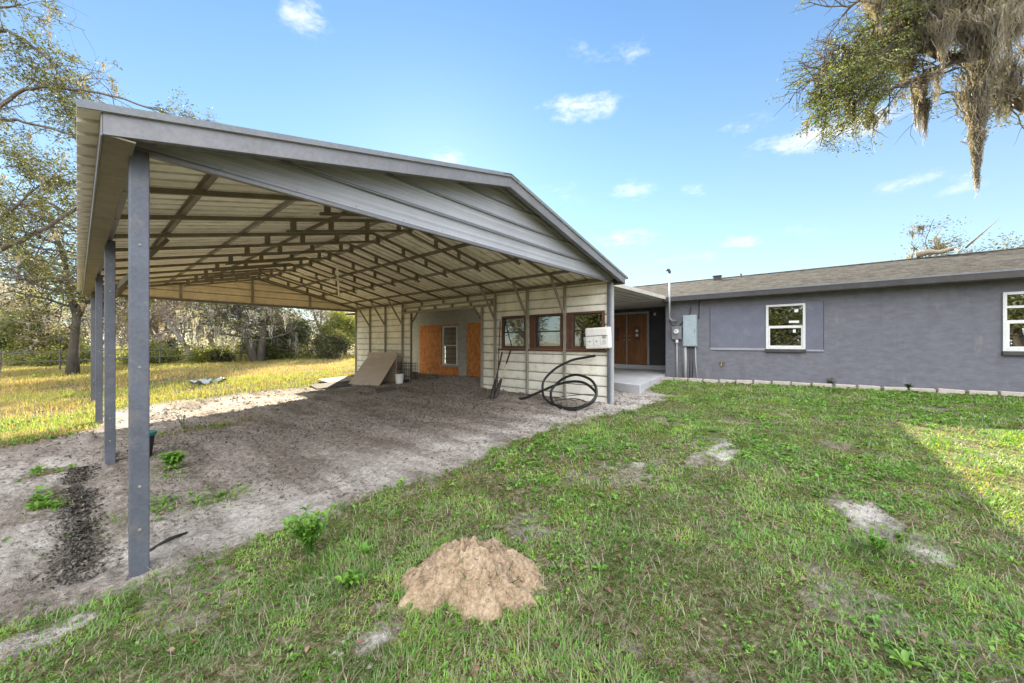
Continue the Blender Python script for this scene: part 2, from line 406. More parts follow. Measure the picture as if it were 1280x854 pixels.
def masks(x, y):
    """grass density 0..1, pale sand 0..1, dark soil 0..1"""
    n1 = fbm(x*.9, y*.9, 4, 1); n2 = fbm(x*3.1, y*3.1, 3, 5); n3 = fbm(x*.35, y*.35, 3, 9); nf = fbm(x*8, y*8, 3, 13)
    yb = 3.50 + .22*(n1-.5)*2 + .2*(n2-.5) + np.where(x < .2, np.clip(.2-x,0,1)*.35, 0) - .45*sst(5.6,7.2,x) + .75*sst(8.6,10.5,x)
    front = 1 - sst(yb-.14, yb+.10, y)
    bare = sst(.60,.72,fbm(x*1.5,y*1.5,4,21))
    front = front * (1 - .62*bare)
    yfar = 9.2 + 3.8*sst(-.6,1.1,x+.8*(n1-.5)) + 1.0*(n1-.5)
    far = sst(yfar-.5, yfar+.6, y + .5*(n2-.5))
    rows = .55 + .45*sst(.35,.6,fbm(x*.25+.5*n3, y*1.1, 3, 31))
    far = far * rows
    left = sst(.50,.66,fbm(x*1.6,y*1.6,4,41)) * sst(.15,-.25,x) * sst(3.4,4.2,y) * .75
    under = .55*np.exp(-(((x-.75)/.30)**2+((y-6.3)/.42)**2)*1.3) + .5*np.exp(-(((x-1.5)/.9)**2+((y-8.75)/.28)**2)) + .35*np.exp(-(((x-.55)/.35)**2+((y-4.9)/.25)**2)) + .3*np.exp(-(((x-1.0)/.2)**2+((y-4.7)/.2)**2))
    G = np.clip(front + far + left + under*sst(.35,.55,n2+.15), 0, 1)
    G = G * (1 - sst(12.05,12.25,x)*(y<4.2)*1.0)
    S = np.zeros_like(G)
    for (cx, cy, rx, ry, a) in SANDP:
        d = ((x-cx)/rx)**2 + ((y-cy)/ry)**2 + 1.5*(n2-.5) + 1.3*(nf-.5)
        S = np.maximum(S, a*(1-sst(.35,1.35,d))*(.72+.28*sst(.3,.6,nf)))
    G = G * (1 - .8*S)
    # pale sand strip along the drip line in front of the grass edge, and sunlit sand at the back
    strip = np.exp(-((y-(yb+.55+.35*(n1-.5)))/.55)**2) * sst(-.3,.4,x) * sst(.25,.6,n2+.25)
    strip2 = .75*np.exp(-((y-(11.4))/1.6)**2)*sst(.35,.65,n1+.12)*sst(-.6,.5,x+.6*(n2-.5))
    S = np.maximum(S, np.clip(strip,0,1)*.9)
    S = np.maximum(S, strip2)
    S = np.maximum(S, .85*sst(.35,-.25,x)*sst(.42,.58,fbm(x*.8,y*.8,4,51))*sst(3.5,3.9,y)*sst(9.0,8.2,y))
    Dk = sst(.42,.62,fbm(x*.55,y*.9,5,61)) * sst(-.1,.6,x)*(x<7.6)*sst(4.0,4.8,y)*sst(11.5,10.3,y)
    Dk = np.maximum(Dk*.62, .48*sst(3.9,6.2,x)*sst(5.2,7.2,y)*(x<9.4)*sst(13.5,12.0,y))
    trail = np.exp(-((x-.02-.05*(n1-.5)*4)/.12)**2)*sst(3.75,4.3,y)*sst(7.9,6.6,y)
    Dk = np.maximum(Dk*.85, np.clip(trail*(.9+.9*(n2-.3)),0,1))
    S = S*(1-np.clip(trail*1.2,0,1))
    Dk = np.maximum(Dk, .7*sst(12.0,12.2,x)*(y<4.1))
    away = sst(-2.8,-5.5,x+1.5*(n1-.5))
    G = np.maximum(G, away*.9); S = S*(1-away)
    return np.clip(G,0,1), np.clip(S,0,1), np.clip(Dk,0,1)
def gh(x, y):
    return base_h(x, y)
def gh_full(x, y):
    x = np.asarray(x, float); y = np.asarray(y, float)
    G, S, Dk = masks(x, y)
    near = np.exp(-np.clip(np.abs(x-5)-12,0,50)/6) * np.exp(-np.clip(np.abs(y-5)-14,0,50)/6)
    h = base_h(x, y)
    h = h + near*(.05*(fbm(x*.7,y*.7,3,71)-.5) + (.06-.03*G)*(fbm(x*4.5,y*4.5,4,73)-.5) + .026*(fbm(x*13,y*13,3,75)-.5)*(1-.75*G) + .026*(.5-np.abs(fbm(x*6.5,y*7.5,3,79)-.5)*4)*(1-G))
    for (cx, cy, rx, ry, a) in SANDP:
        if rx < .4: h = h + .03*a*np.exp(-(((x-cx)/rx)**2+((y-cy)/ry)**2))
    trail = np.exp(-((x-.02)/.2)**2)*sst(3.75,4.3,y)*sst(7.9,6.6,y)
    h = h - .05*trail
    # piled soil in the wall opening
    h = h + .16*np.exp(-(((x-8.1)/.9)**2+((y-9.4)/1.5)**2)) + .05*np.exp(-(((x-6.6)/1.2)**2+((y-9.2)/2.0)**2))
    # shallow bank behind
    h = h + .06*np.exp(-((y-9.6)/.5)**2)*(x<.2)*sst(-14,-1,x)
    far = np.clip(np.hypot(x-5, y-6)-18, 0, 60)
    h = h + far*.012*(fbm(x*.08,y*.08,3,77)-.4)
    return h

def axis_lines(a, b, step, lo, hi, g=1.22):
    L = list(np.arange(a, b, step)); s = step; p = a
    while p > lo: s *= g; p -= s; L.insert(0, p)
    s = step; p = L[-1]
    while p < hi: s *= g; p += s; L.append(p)
    return np.array(L)
gxs = axis_lines(-1.8, 9.8, .034, -420, 420, 1.2); gys = axis_lines(-1.6, 9.6, .034, -420, 420, 1.2)
GX, GY = np.meshgrid(gxs, gys)
GG, GS, GD = masks(GX.ravel(), GY.ravel())
GH = gh_full(GX.ravel(), GY.ravel())
nx, ny = len(gxs), len(gys)
ii = (np.arange(ny-1)[:,None]*nx + np.arange(nx-1)[None,:]).ravel()
T = np.concatenate([np.stack([ii, ii+1, ii+nx+1],1), np.stack([ii, ii+nx+1, ii+nx],1)])
gme = tri_mesh('ground', np.stack([GX.ravel(), GY.ravel(), GH],1), T, {'grass':GG,'sand':GS,'dark':GD})
def ground_mat():
    k = NT('sandy_yard_soil')
    g, s, d = k.attr('grass'), k.attr('sand'), k.attr('dark')
    n1 = k.noise(3.2, 7, .72); n2 = k.noise(22, 6, .7); n3 = k.noise(85, 3, .6)
    soil = k.ramp(n2, [(.32, (.16,.135,.112)), (.5, (.35,.305,.26)), (.70, (.52,.465,.41))])
    sand = k.ramp(n2, [(.30, (.30,.265,.23)), (.46, (.55,.50,.45)), (.70, (.70,.645,.59))])
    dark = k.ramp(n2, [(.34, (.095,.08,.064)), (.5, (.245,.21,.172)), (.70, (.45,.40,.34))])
    thatch = k.ramp(n2, [(.34, (.058,.052,.024)), (.5, (.14,.125,.062)), (.68, (.34,.295,.20))])
    trk = k.noise(1.1, 6, .7, k.mapping((1.9,.42,1), (0,0,R(24))))
    soil = k.mix(k.ramp(trk, [(.40, .75), (.56, 0.)]), soil, k.ramp(n2, [(.34, (.085,.068,.053)), (.66, (.25,.21,.17))]))
    sand = k.mix(k.ramp(trk, [(.40, .7), (.54, 0.)]), sand, soil)
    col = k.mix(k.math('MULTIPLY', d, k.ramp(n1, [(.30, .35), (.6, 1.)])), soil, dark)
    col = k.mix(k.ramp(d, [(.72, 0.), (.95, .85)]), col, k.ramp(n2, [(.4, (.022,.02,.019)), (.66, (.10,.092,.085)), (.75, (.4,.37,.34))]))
    col = k.mix(k.math('MULTIPLY', s, k.ramp(n1, [(.25, .45), (.55, 1.)]), True), col, sand)
    col = k.mix(k.ramp(g, [(.15, 0.), (.6, 1.)]), col, thatch)
    fleck = k.ramp(k.noise(140, 2, .5), [(.62, 0.), (.70, 1.)])
    col = k.mix(k.math('MULTIPLY', fleck, .6), col, (.06,.05,.04))
    h = k.math('ADD', k.math('MULTIPLY', n2, 1.), k.math('MULTIPLY', n3, .5))
    k.principled(col, .96, 0, k.bump(h, 1., .05), .03); return k.m
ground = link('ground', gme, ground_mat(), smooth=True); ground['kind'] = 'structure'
def G0(x, y): return float(gh_full(np.array([x]), np.array([y]))[0])

# ------------------------------------------------------------------ camera
cam = bpy.data.cameras.new('camera'); co = bpy.data.objects.new('camera', cam); COL.objects.link(co)
co.location = (0, 0, 1.62); co.rotation_euler = (R(90), 0, R(-49.446))
cam.sensor_width = 36; cam.lens = 36*465.0/1280; cam.shift_y = 1.3/1280; cam.clip_start = .05; cam.clip_end = 3000
SC.camera = co
th = R(49.446); FW = np.array([math.sin(th), math.cos(th)]); RT = np.array([math.cos(th), -math.sin(th)])

# ------------------------------------------------------------------ carport
cp = empty('carport', (XC, YP + LEN/2, .15), 'grey metal gabled carport with open front and one cream sided wall', 'carport')
FY = [YP + .03 + (LEN - .06) * i / 10 for i in range(11)]
# left posts: ladder posts of two tubes with spacer blocks
for j, y in enumerate((YP, 7.23, 11.0, YB - .12)):
    m = MB(); z0 = -.12; zt = 2.97
    m.box(XL, XL+.100, y, y+.052, z0, zt)
    m.box(XL+.004, XL+.096, y+.104, y+.156, z0, zt)
    for q in range(9):
        z = .18 + q*.34
        m.box(XL+.006, XL+.094, y+.052, y+.104, z, z+.07)
    po_ = m.build('post', M['steel'], cp, bevel=.006)
    MB().box(XL+.022, XL+.078, y+.053, y+.103, z0, zt-.01).build('post_core', M['dark_trim'], po_)
    for z in (.32,.62,1.45,2.3): MB().disc((XL+.05, y-.006, z), .009, .008, 8, 'y').build('screw', M['stud_steel'], cp)
    if j:
        MB().bar((XL+.05, y+.06, 2.28), (XL+.62, y+.06, roofz(XL+.62)-.09), .05, .05).build('knee_brace', M['frame_steel'], cp)
# eave rails
MB().box(XL+.012, XL+.072, YP+.13, YB-.02, ZE+.03, ZE+.085).build('eave_rail', M['trim_grey'], cp, bevel=.004)
MB().box(XR-.062, XR-.002, YP+.06, YB-.02, ZE+.03, ZE+.085).build('eave_rail', M['frame_steel'], cp, bevel=.004)
# roof sheet: ribs run down the slope
def roof_prof(y0, y1):
    p = []; y = y0
    while y < y1 - .001:
        p += [(y,0),(min(y+.150,y1),0),(min(y+.160,y1),.032),(min(y+.205,y1),.032),(min(y+.221,y1),0)]
        y += .2286
    return [(a,b) for a,b in p if a <= y1]
rp = roof_prof(YF, YE)
m = MB()
m.sheet(rp, lambda p,t: (t, p[0], roofz(t)+p[1]), RX0, XC, 1)
m.sheet(rp, lambda p,t: (t, p[0], roofz(t)+p[1]), XC, RX1, 1)
m.build('roof_sheet', M['roof_under'], cp, solid=.003)
m = MB()
for s in (-1,1): m.bar((XC+s*.002, YF-.01, ZR+.034-.0), (XC+s*.002, YE+.01, ZR+.034), .004, .004)
m2 = MB()
a = .17
m2.sheet([(-a, -a*SL),(0,0),(a,-a*SL)], lambda p,t: (XC+p[0], t, ZR+.032+p[1]), YF-.02, YE+.02, 1)
m2.build('ridge_cap', M['trim_grey'], cp, solid=.003)
# purlins (hat channels) along the length
for s in (-1, 1):
    for q in range(4):
        x = XC + s*(.32 + q*.92); z = roofz(x) - .004; nrm = -s*SL
        m = MB()
        pr = [(-.052,-.002),(-.030,-.002),(-.022,-.034),(.022,-.034),(.030,-.002),(.052,-.002)]
        m.sheet(pr, lambda p,t: (x+p[0], t, z+p[1]+(-s*SL)*p[0]), YF+.12, YE-.12, 1)
        m.build('purlin', M['frame_steel'] if q % 2 else M['stud_steel'], cp, solid=.003)
# rafters with lower reinforcing chord
for i, y in enumerate(FY):
    m = MB(); w = .042
    for s in (-1, 1):
        xe = XL+.03 if s < 0 else XR-.03
        m.bar((xe, y, roofz(xe)-.072), (XC, y, ZR-.072), w, .052)
        if 0 < i < 10:
            x1 = XC + s*1.95
            m.bar((x1, y, roofz(x1)-.245), (XC, y, ZR-.245), w, .040)
            for d in (.12, .72, 1.32, 1.86):
                x = XC + s*d
                m.box(x-.038, x+.038, y-.018, y+.018, roofz(x)-.23, roofz(x)-.09)
    m.build('rafter', M['frame_steel'], cp, bevel=.004)
# stray diagonal braces under the far right slope
MB().bar((XC+.3, FY[5], ZR-.30), (XC+1.9, FY[8], roofz(XC+1.9)-.28), .05, .03).build('roof_brace', M['roof_under'], cp)
MB().bar((XC-.1, FY[7], ZR-.30), (XC+1.2, FY[6], roofz(XC+1.2)-.29), .05, .03).build('roof_brace', M['roof_under'], cp)
# gables (horizontal ribbed sheet clipped by the roof slope)
def gable(y, out, mat, laps):
    m = MB(); zs = []; z = ZE; step = .038
    z1 = ZR - .02
    n = int((z1 - ZE)/step)
    prof = []
    for i in range(n+1):
        zz = ZE + (z1-ZE)*i/n
        ph = (zz-ZE) % .235
        off = .022 if ph < .036 else (.006 if (int(ph/.038) % 2) else 0)
        prof.append((zz, off))
    vs = []
    for zz, off in prof:
        half = max(.01, (ZR - .015 - zz)/SL)
        half = min(half, (XR - XL)/2 + .02)
        vs.append((XC-half, y+out*off, zz)); vs.append((XC+half, y+out*off, zz))
    fs = [(2*i, 2*i+1, 2*i+3, 2*i+2) for i in range(n)]
    m.add(vs, fs); m.build('gable_sheet', mat, cp, solid=.004)
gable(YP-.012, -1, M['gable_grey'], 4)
gable(YB+.012, 1, M['gable_tan'], 4)
# added dark strips standing in for the shadow under each sheet lap
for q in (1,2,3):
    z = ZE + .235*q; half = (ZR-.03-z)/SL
    MB().bar((XC-half, YP-.040, z), (XC+half, YP-.040, z), .016, .016).build('lap_shadow', M['meter_grey'], cp)
MB().box(XL+.10, XR+.03, YP-.050, YP-.002, ZE-.028, ZE+.004).build('gable_foot_trim', M['trim_grey'], cp, bevel=.003)
MB().box(XL+.10, XR+.0, YB+.002, YB+.05, ZE-.06, ZE+.004).build('gable_foot_trim', M['trim_grey'], cp, bevel=.003)
for x in (2.05, 3.9, 5.75):
    MB().box(x-.03, x+.03, YB-.075, YB-.012, ZE-.02, roofz(x)-.105).build('gable_stud', M['stud_steel'], cp)
for q in range(13):
    MB().disc((XL + .5 + q*.54, YP-.052, ZE+.03), .007, -.006, 6, 'y').build('screw', M['stud_steel'], cp)
# rake trim: vertical face band + return below the roof edge, front and rear
for y, d in ((YF, 1), (YE, -1)):
    m = MB()
    for s in (-1, 1):
        xe = RX0+.105 if s < 0 else RX1-.105
        pr = [(0,.012),(0,-.135),(.012*d,-.140),(.10*d,-.118)]
        m.sheet(pr, lambda p,t: (t, y+.012*d+p[0], roofz(t)+p[1]), xe, XC, 1)
    m.build('rake_trim', M['trim_grey'], cp, solid=.004)
    m = MB()
    for s in (-1, 1):
        xe = RX0-.004 if s < 0 else RX1+.004
        m.bar((xe, y-.006*d, roofz(xe)+.020), (XC, y-.006*d, ZR+.020), .012, .045)
    m.build('roof_edge_trim', M['meter_grey'], cp)
    m = MB()
    for s in (-1, 1):
        xe = XL+.12 if s < 0 else XR-.05
        m.bar((xe, YP-.055 if d > 0 else YB+.055, roofz(xe)-.055), (XC, YP-.055 if d > 0 else YB+.055, ZR-.055), .02, .07)
    m.build('gable_top_trim', M['gable_grey'] , cp)
# boxed eaves: fascia lip + soffit strip
for s in (-1, 1):
    xo = RX0+.105 if s < 0 else RX1-.105; xi = XL+.012 if s < 0 else XR+.05
    MB().box(min(xo,xo+s*.010), max(xo,xo+s*.010), YF+.016, YE-.016, 2.885, roofz(xo)-.002).build('eave_fascia', M['trim_grey'], cp, bevel=.003)
    MB().box(min(xo-s*.002,xi), max(xo-s*.002,xi), YF+.02, YE-.02, 2.895, 2.905).build('eave_soffit', M['frame_steel'], cp)
# ---- right wall siding: ribbed profile, lap lines every 0.2286 m
def side_prof(z0, z1):
    p = []; k0 = math.floor((z0-.18)/.2286)
    for q in range(k0, k0+16):
        b = .18 + q*.2286
        for dz, off in ((0,.032),(.014,.034),(.020,.006),(.110,0),(.224,.002)):
            zz = b+dz
            if z0 < zz < z1: p.append((zz, off))
    def offat(z):
        ph = (z-.18) % .2286
        return .032 if ph < .016 else .002
    return [(z0, offat(z0))] + p + [(z1, offat(z1))]
segs = []
WZ0, WZ1 = 1.46, 2.33
wins = [(5.99, 6.84), (4.88, 5.75), (3.79, 4.64)]
OY0, OY1, OZ = 7.60, 11.08, 2.64
cuts = [(YP+.02, 3.79, [(.14, ZE+.03)])]
for (a, b) in [(3.79,4.64),(4.88,5.75),(5.99,6.84)]: cuts.append((a,b,[(.14,WZ0),(WZ1,ZE+.03)]))
cuts += [(4.64,4.88,[(.14,ZE+.03)]),(5.75,5.99,[(.14,ZE+.03)]),(6.84,OY0,[(.14,ZE+.03)]),(OY0,OY1,[(OZ,ZE+.03)]),(OY1,YB,[(.14,ZE+.03)])]
m = MB()
for a, b, zz in cuts:
    for z0, z1 in zz:
        m.sheet(side_prof(z0, z1), lambda p,t: (XR+.012+p[1], t, p[0]), a, b, 1)
# chamfered corners of the opening
for ya, yb in ((OY0, OY0+.36), (OY1, OY1-.36)):
    m.add([(XR+.014, ya, OZ), (XR+.014, yb, OZ), (XR+.014, ya, OZ-.36)], [(0,1,2)])
m.build('wall_siding', M['siding'], cp, solid=.004)
# studs
for i, y in enumerate(FY):
    if i in (4,5,6):
        MB().box(XR-.052, XR-.004, y-.027, y+.027, OZ+.22, ZE+.03).build('stud', M['stud_steel'], cp)
        continue
    w = .030
    m = MB(); m.box(XR-.062, XR-.006, y-w, y+w, .1, ZE+.03)
    m.build('stud', M['stud_steel'] if i else M['steel'], cp, bevel=.004)
    if 0 < i < 10:
        MB().bar((XR-.03, y, 2.24), (XR-.60, y, roofz(XR-.60)-.10), .045, .05).build('knee_brace', M['stud_steel'], cp)
for y in (OY0, OY1):
    MB().box(XR-.055, XR-.004, y-.03, y+.03, .1, OZ+.02).build('opening_jamb', M['stud_steel'] if y == OY0 else M['frame_steel'], cp)
for ya, yb in ((OY0+.02, OY0+.36), (OY1-.02, OY1-.36)):
    MB().bar((XR-.028, ya, OZ-.36), (XR-.028, yb, OZ+.0), .04, .045).build('opening_brace', M['frame_steel'], cp)
m = MB(); m.box(XR-.066, XR-.008, FY[3]+.03, FY[7]-.03, OZ, OZ+.062); m.box(XR-.066, XR-.008, FY[3]+.03, FY[7]-.03, OZ+.155, OZ+.215)
for y in np.linspace(FY[3]+.15, FY[7]-.15, 6): m.box(XR-.055, XR-.015, y-.04, y+.04, OZ+.062, OZ+.155)
m.build('opening_header', M['stud_steel'], cp, bevel=.004)
MB().box(XR-.004, XR+.070, YP-.045, YP+.03, .12, ZE).build('corner_post', M['pvc'], cp, bevel=.006)
MB().box(XR-.064, XR-.008, YP+.06, OY0-.03, .14, .20).build('base_rail', M['stud_steel'], cp)
# windows in the wall
for wi, (a, b) in enumerate(wins):
    f = MB(); x0, x1 = XR-.030, XR+.045
    for (ya,yb,za,zb) in ((a,a+.055,WZ0,WZ1),(b-.055,b,WZ0,WZ1),(a+.055,b-.055,WZ0,WZ0+.05),(a+.055,b-.055,WZ1-.045,WZ1)): f.box(x0,x1,ya,yb,za,zb)
    fo = f.build('window', M['brown_trim'], cp, bevel=.003)
    s = MB(); a2, b2, z0, z1 = a+.057, b-.057, WZ0+.052, WZ1-.047; zm = (z0+z1)/2; x0, x1 = XR-.004, XR+.028
    for (ya,yb,za,zb) in ((a2,a2+.022,z0,z1),(b2-.022,b2,z0,z1),(a2+.022,b2-.022,z0,z0+.022),(a2+.022,b2-.022,z1-.02,z1),(a2+.022,b2-.022,zm-.016,zm+.016)): s.box(x0,x1,ya,yb,za,zb)
    s.build('sash', M['sash'], fo)
    g = MB(); g.box(XR+.010,XR+.014,a2+.02,b2-.02,z0+.02,zm-.014); g.box(XR+.016,XR+.020,a2+.02,b2-.02,zm+.014,z1-.018)
    g.build('pane', M['glass_old'], fo)
MB().box(XR-.034, XR-.002, YP+.07, 6.98, 1.405, 1.452).build('window_ledge', M['brown_trim'], cp, bevel=.004)
for (ya,yb) in ((4.645,4.78),(5.755,5.895)): MB().box(XR-.005, XR+.004, ya, yb, WZ0, WZ1).build('mullion_board', M['brown_trim'], cp)

# ------------------------------------------------------------------ house
HX = 12.563; HY = 4.109; BX = 14.8
hs = empty('house', (16.4, 0, .5), 'long single storey slate grey rendered house under a shingle roof', 'house')
def wall_x(m, x, t, y0, y1, z0, z1, holes=()):
    ys = sorted({y0, y1, *[h[0] for h in holes], *[h[1] for h in holes]}); zs = sorted({z0, z1, *[h[2] for h in holes], *[h[3] for h in holes]})
    H = lambda ya,yb,za,zb: any(h[0]<=ya+1e-6 and h[1]>=yb-1e-6 and h[2]<=za+1e-6 and h[3]>=zb-1e-6 for h in holes)
    for i in range(len(ys)-1):
        for j in range(len(zs)-1):
            a,b,c,d = ys[i],ys[i+1],zs[j],zs[j+1]
            if H(a,b,c,d): continue
            m.add([(x,a,c),(x,b,c),(x,b,d),(x,a,d)],[(0,1,2,3)]); m.add([(x+t,a,c),(x+t,b,c),(x+t,b,d),(x+t,a,d)],[(3,2,1,0)])
    for (a,b,c,d) in list(holes)+[(y0,y1,z0,z1)]:
        m.add([(x,a,c),(x+t,a,c),(x+t,a,d),(x,a,d)],[(0,1,2,3)]); m.add([(x,b,c),(x+t,b,c),(x+t,b,d),(x,b,d)],[(3,2,1,0)])
        m.add([(x,a,c),(x,b,c),(x+t,b,c),(x+t,a,c)],[(0,1,2,3)]); m.add([(x,a,d),(x,b,d),(x+t,b,d),(x+t,a,d)],[(3,2,1,0)])
HW = [(.50,1.37,1.44,2.665), (-3.64,-2.73,1.44,2.665), (-9.4,-8.5,1.44,2.665)]
m = MB(); wall_x(m, HX, .2, -14, HY, .1, 3.05, HW)
m.box(HX+.2, 20.2, -14, -13.8, .1, 3.05); m.box(20.0, 20.2, -13.8, 16, .1, 3.05)
m.build('front_wall', M['stucco'], hs)
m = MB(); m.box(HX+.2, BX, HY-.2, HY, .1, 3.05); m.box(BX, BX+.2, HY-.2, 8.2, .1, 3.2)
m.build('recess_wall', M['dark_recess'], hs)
WX = 9.40
m = MB(); wall_x(m, WX, .2, 8.2, 16, .1, 2.95, [(10.81,11.59,.80,2.23)])
m.box(WX+.2, BX+.2, 8.2, 8.4, .1, 2.95); m.box(WX+.2, 20.0, 15.8, 16, .1, 2.95); m.box(WX+1.6, WX+1.7, 8.4, 15.8, .1, 2.9)
m.build('wing_wall', M['stucco_raw'], hs)
# interior partition seen dimly through the glass
MB().box(HX+3.2, HX+3.3, -13.8, HY-.2, .3, 3.0).build('inner_partition', M['ledge'], hs)
MB().box(HX+.2, 20.0, -13.8, HY-.2, .62, .68).build('inner_floor', M['old_wood'], hs)
# main roof
EX, RXH, RZH = 12.15, 16.4, 4.14
m = MB()
m.prism([(EX,3.075),(RXH,RZH),(20.65,3.075),(20.65,3.045),(RXH,RZH-.05),(EX,3.045)], -14.5, 16.5, 'y')
m.build('roof', M['shingle'], hs)
MB().prism([(RXH-.16,RZH-.022),(RXH,RZH+.026),(RXH+.16,RZH-.022),(RXH,RZH+.008)], -14.5, 16.5, 'y').build('ridge_shingle', M['shingle'], hs)
MB().box(EX-.025, EX+.0, -14.5, 4.06, 2.915, 3.062).build('fascia', M['dark_trim'], hs, bevel=.004)
MB().box(EX-.034, EX-.027, -14.5, 4.06, 3.052, 3.084).build('drip_edge', M['meter_grey'], hs)
MB().box(EX, HX-.003, -14.5, 4.1, 2.925, 2.94).build('soffit', M['soffit'], hs)
MB().prism([(EX,3.04),(RXH,RZH-.06),(20.6,3.04)], -14.3, -14.2, 'y').build('gable_wall', M['stucco'], hs)
MB().prism([(EX,3.04),(RXH,RZH-.06),(20.6,3.04)], 16.2, 16.3, 'y').build('gable_wall', M['stucco'], hs)
# wing roof (low slope running up under the main roof)
MB().prism([(7.74,2.90),(9.0,2.95),(14.2,3.64),(14.2,3.58),(9.0,2.89),(7.74,2.84)], 8.25, 16.4, 'y').build('wing_roof', M['shingle'], hs)
# pan roof over the porch
m = MB()
pr = [];
m.box(8.02, 12.14, 4.00, 8.24, 3.028, 3.075)
po = m.build('porch_roof', M['pan_roof'], hs)
m = MB()
for q in range(14): m.box(8.05, 12.1, 4.10+q*.305, 4.112+q*.305, 3.012, 3.027)
m.build('pan_seam', M['stud_steel'], po)
m = MB(); m.box(8.0, 12.16, 3.965, 3.998, 2.985, 3.090); m.build('porch_fascia', M['pan_roof'], po, bevel=.004)
MB().box(7.98, 8.018, 3.965, 8.24, 2.985, 3.090).build('porch_gutter', M['meter_grey'], po, bevel=.004)
MB().box(12.145, BX-.003, HY+.003, 8.19, 3.005, 3.025).build('recess_ceiling', M['pan_roof'], hs)
MB().box(BX-.045, BX-.003, HY+.003, 8.19, 2.84, 3.003).build('header_board', M['dark_trim'], hs)
# house windows
def house_window(y0, y1, z0, z1, stickers=True, extra=False):
    f = MB(); x0, x1 = HX-.035, HX+.06; t = .055
    for (ya,yb,za,zb) in ((y0,y0+t,z0,z1),(y1-t,y1,z0,z1),(y0+t,y1-t,z0,z0+t),(y0+t,y1-t,z1-t,z1)): f.box(x0,x1,ya,yb,za,zb)
    fo = f.build('window', M['white_vinyl'], hs, bevel=.004)
    a, b, c, d = y0+t+.002, y1-t-.002, z0+t+.002, z1-t-.002; zm = (c+d)/2
    s = MB()
    for (ya,yb,za,zb) in ((a,a+.035,c,zm),(b-.035,b,c,zm),(a+.035,b-.035,c,c+.04),(a+.035,b-.035,zm-.04,zm)): s.box(HX-.012,HX+.02,ya,yb,za,zb)
    s.box(HX+.022,HX+.05,a,b,zm+.0,zm+.03)
    s.build('sash', M['white_vinyl'], fo, bevel=.003)
    g = MB(); g.box(HX+.002,HX+.006,a+.03,b-.03,c+.035,zm-.035); g.box(HX+.030,HX+.034,a+.0,b-.0,zm+.028,d)
    g.build('pane', M['glass'], fo)
    sl = MB(); sl.box(HX-.075, HX-.002, y0-.01, y1+.01, z0-.085, z0-.004)
    sl.build('window_sill', M['dark_trim'], fo, bevel=.005)
    if stickers:
        
        for q in ((HX+.0275,HX+.0292,a+.10,a+.18,d-.17,d-.09),(HX-.0015,HX+.0008,a+.15,a+.21,zm-.16,zm-.08),(HX+.0275,HX+.0292,a+.08,a+.30,zm+.10,zm+.16)): MB().box(*q).build('sticker', M['white_plastic'], fo)
        pass
    if extra:
        k = MB(); k.box(HX+.012, HX+.026, a, b, zm+.28, zm+.33); k.build('cross_rail', M['white_vinyl'], fo)
house_window(*HW[0]); house_window(*HW[1], stickers=False, extra=True); house_window(*HW[2], stickers=False)
# filled in old opening beside the window
MB().box(HX-.012, HX+.002, 1.375, 2.78, 1.47, 2.69).build('infill_panel', M['slate_panel'], hs)
MB().box(HX-.020, HX+.002, .14, .495, 1.44, 2.69).build('infill_panel', M['slate_panel'], hs)
m = MB(); m.box(HX-.035, HX-.0005, 1.385, 2.78, 1.395, 1.466); m.build('render_ledge', M['ledge'], hs, bevel=.006)
MB().box(HX-.035, HX-.0005, .12, .485, 1.385, 1.436).build('render_ledge', M['ledge'], hs, bevel=.006)
for (y_, za, zb) in ((2.79,1.47,2.69),(.132,1.44,2.69)): MB().box(HX-.010, HX+.001, y_-.007, y_+.007, za, zb).build('panel_joint_shade', M['dark_trim'], hs)  # dark strips drawn as the shadow gap at the panel edges
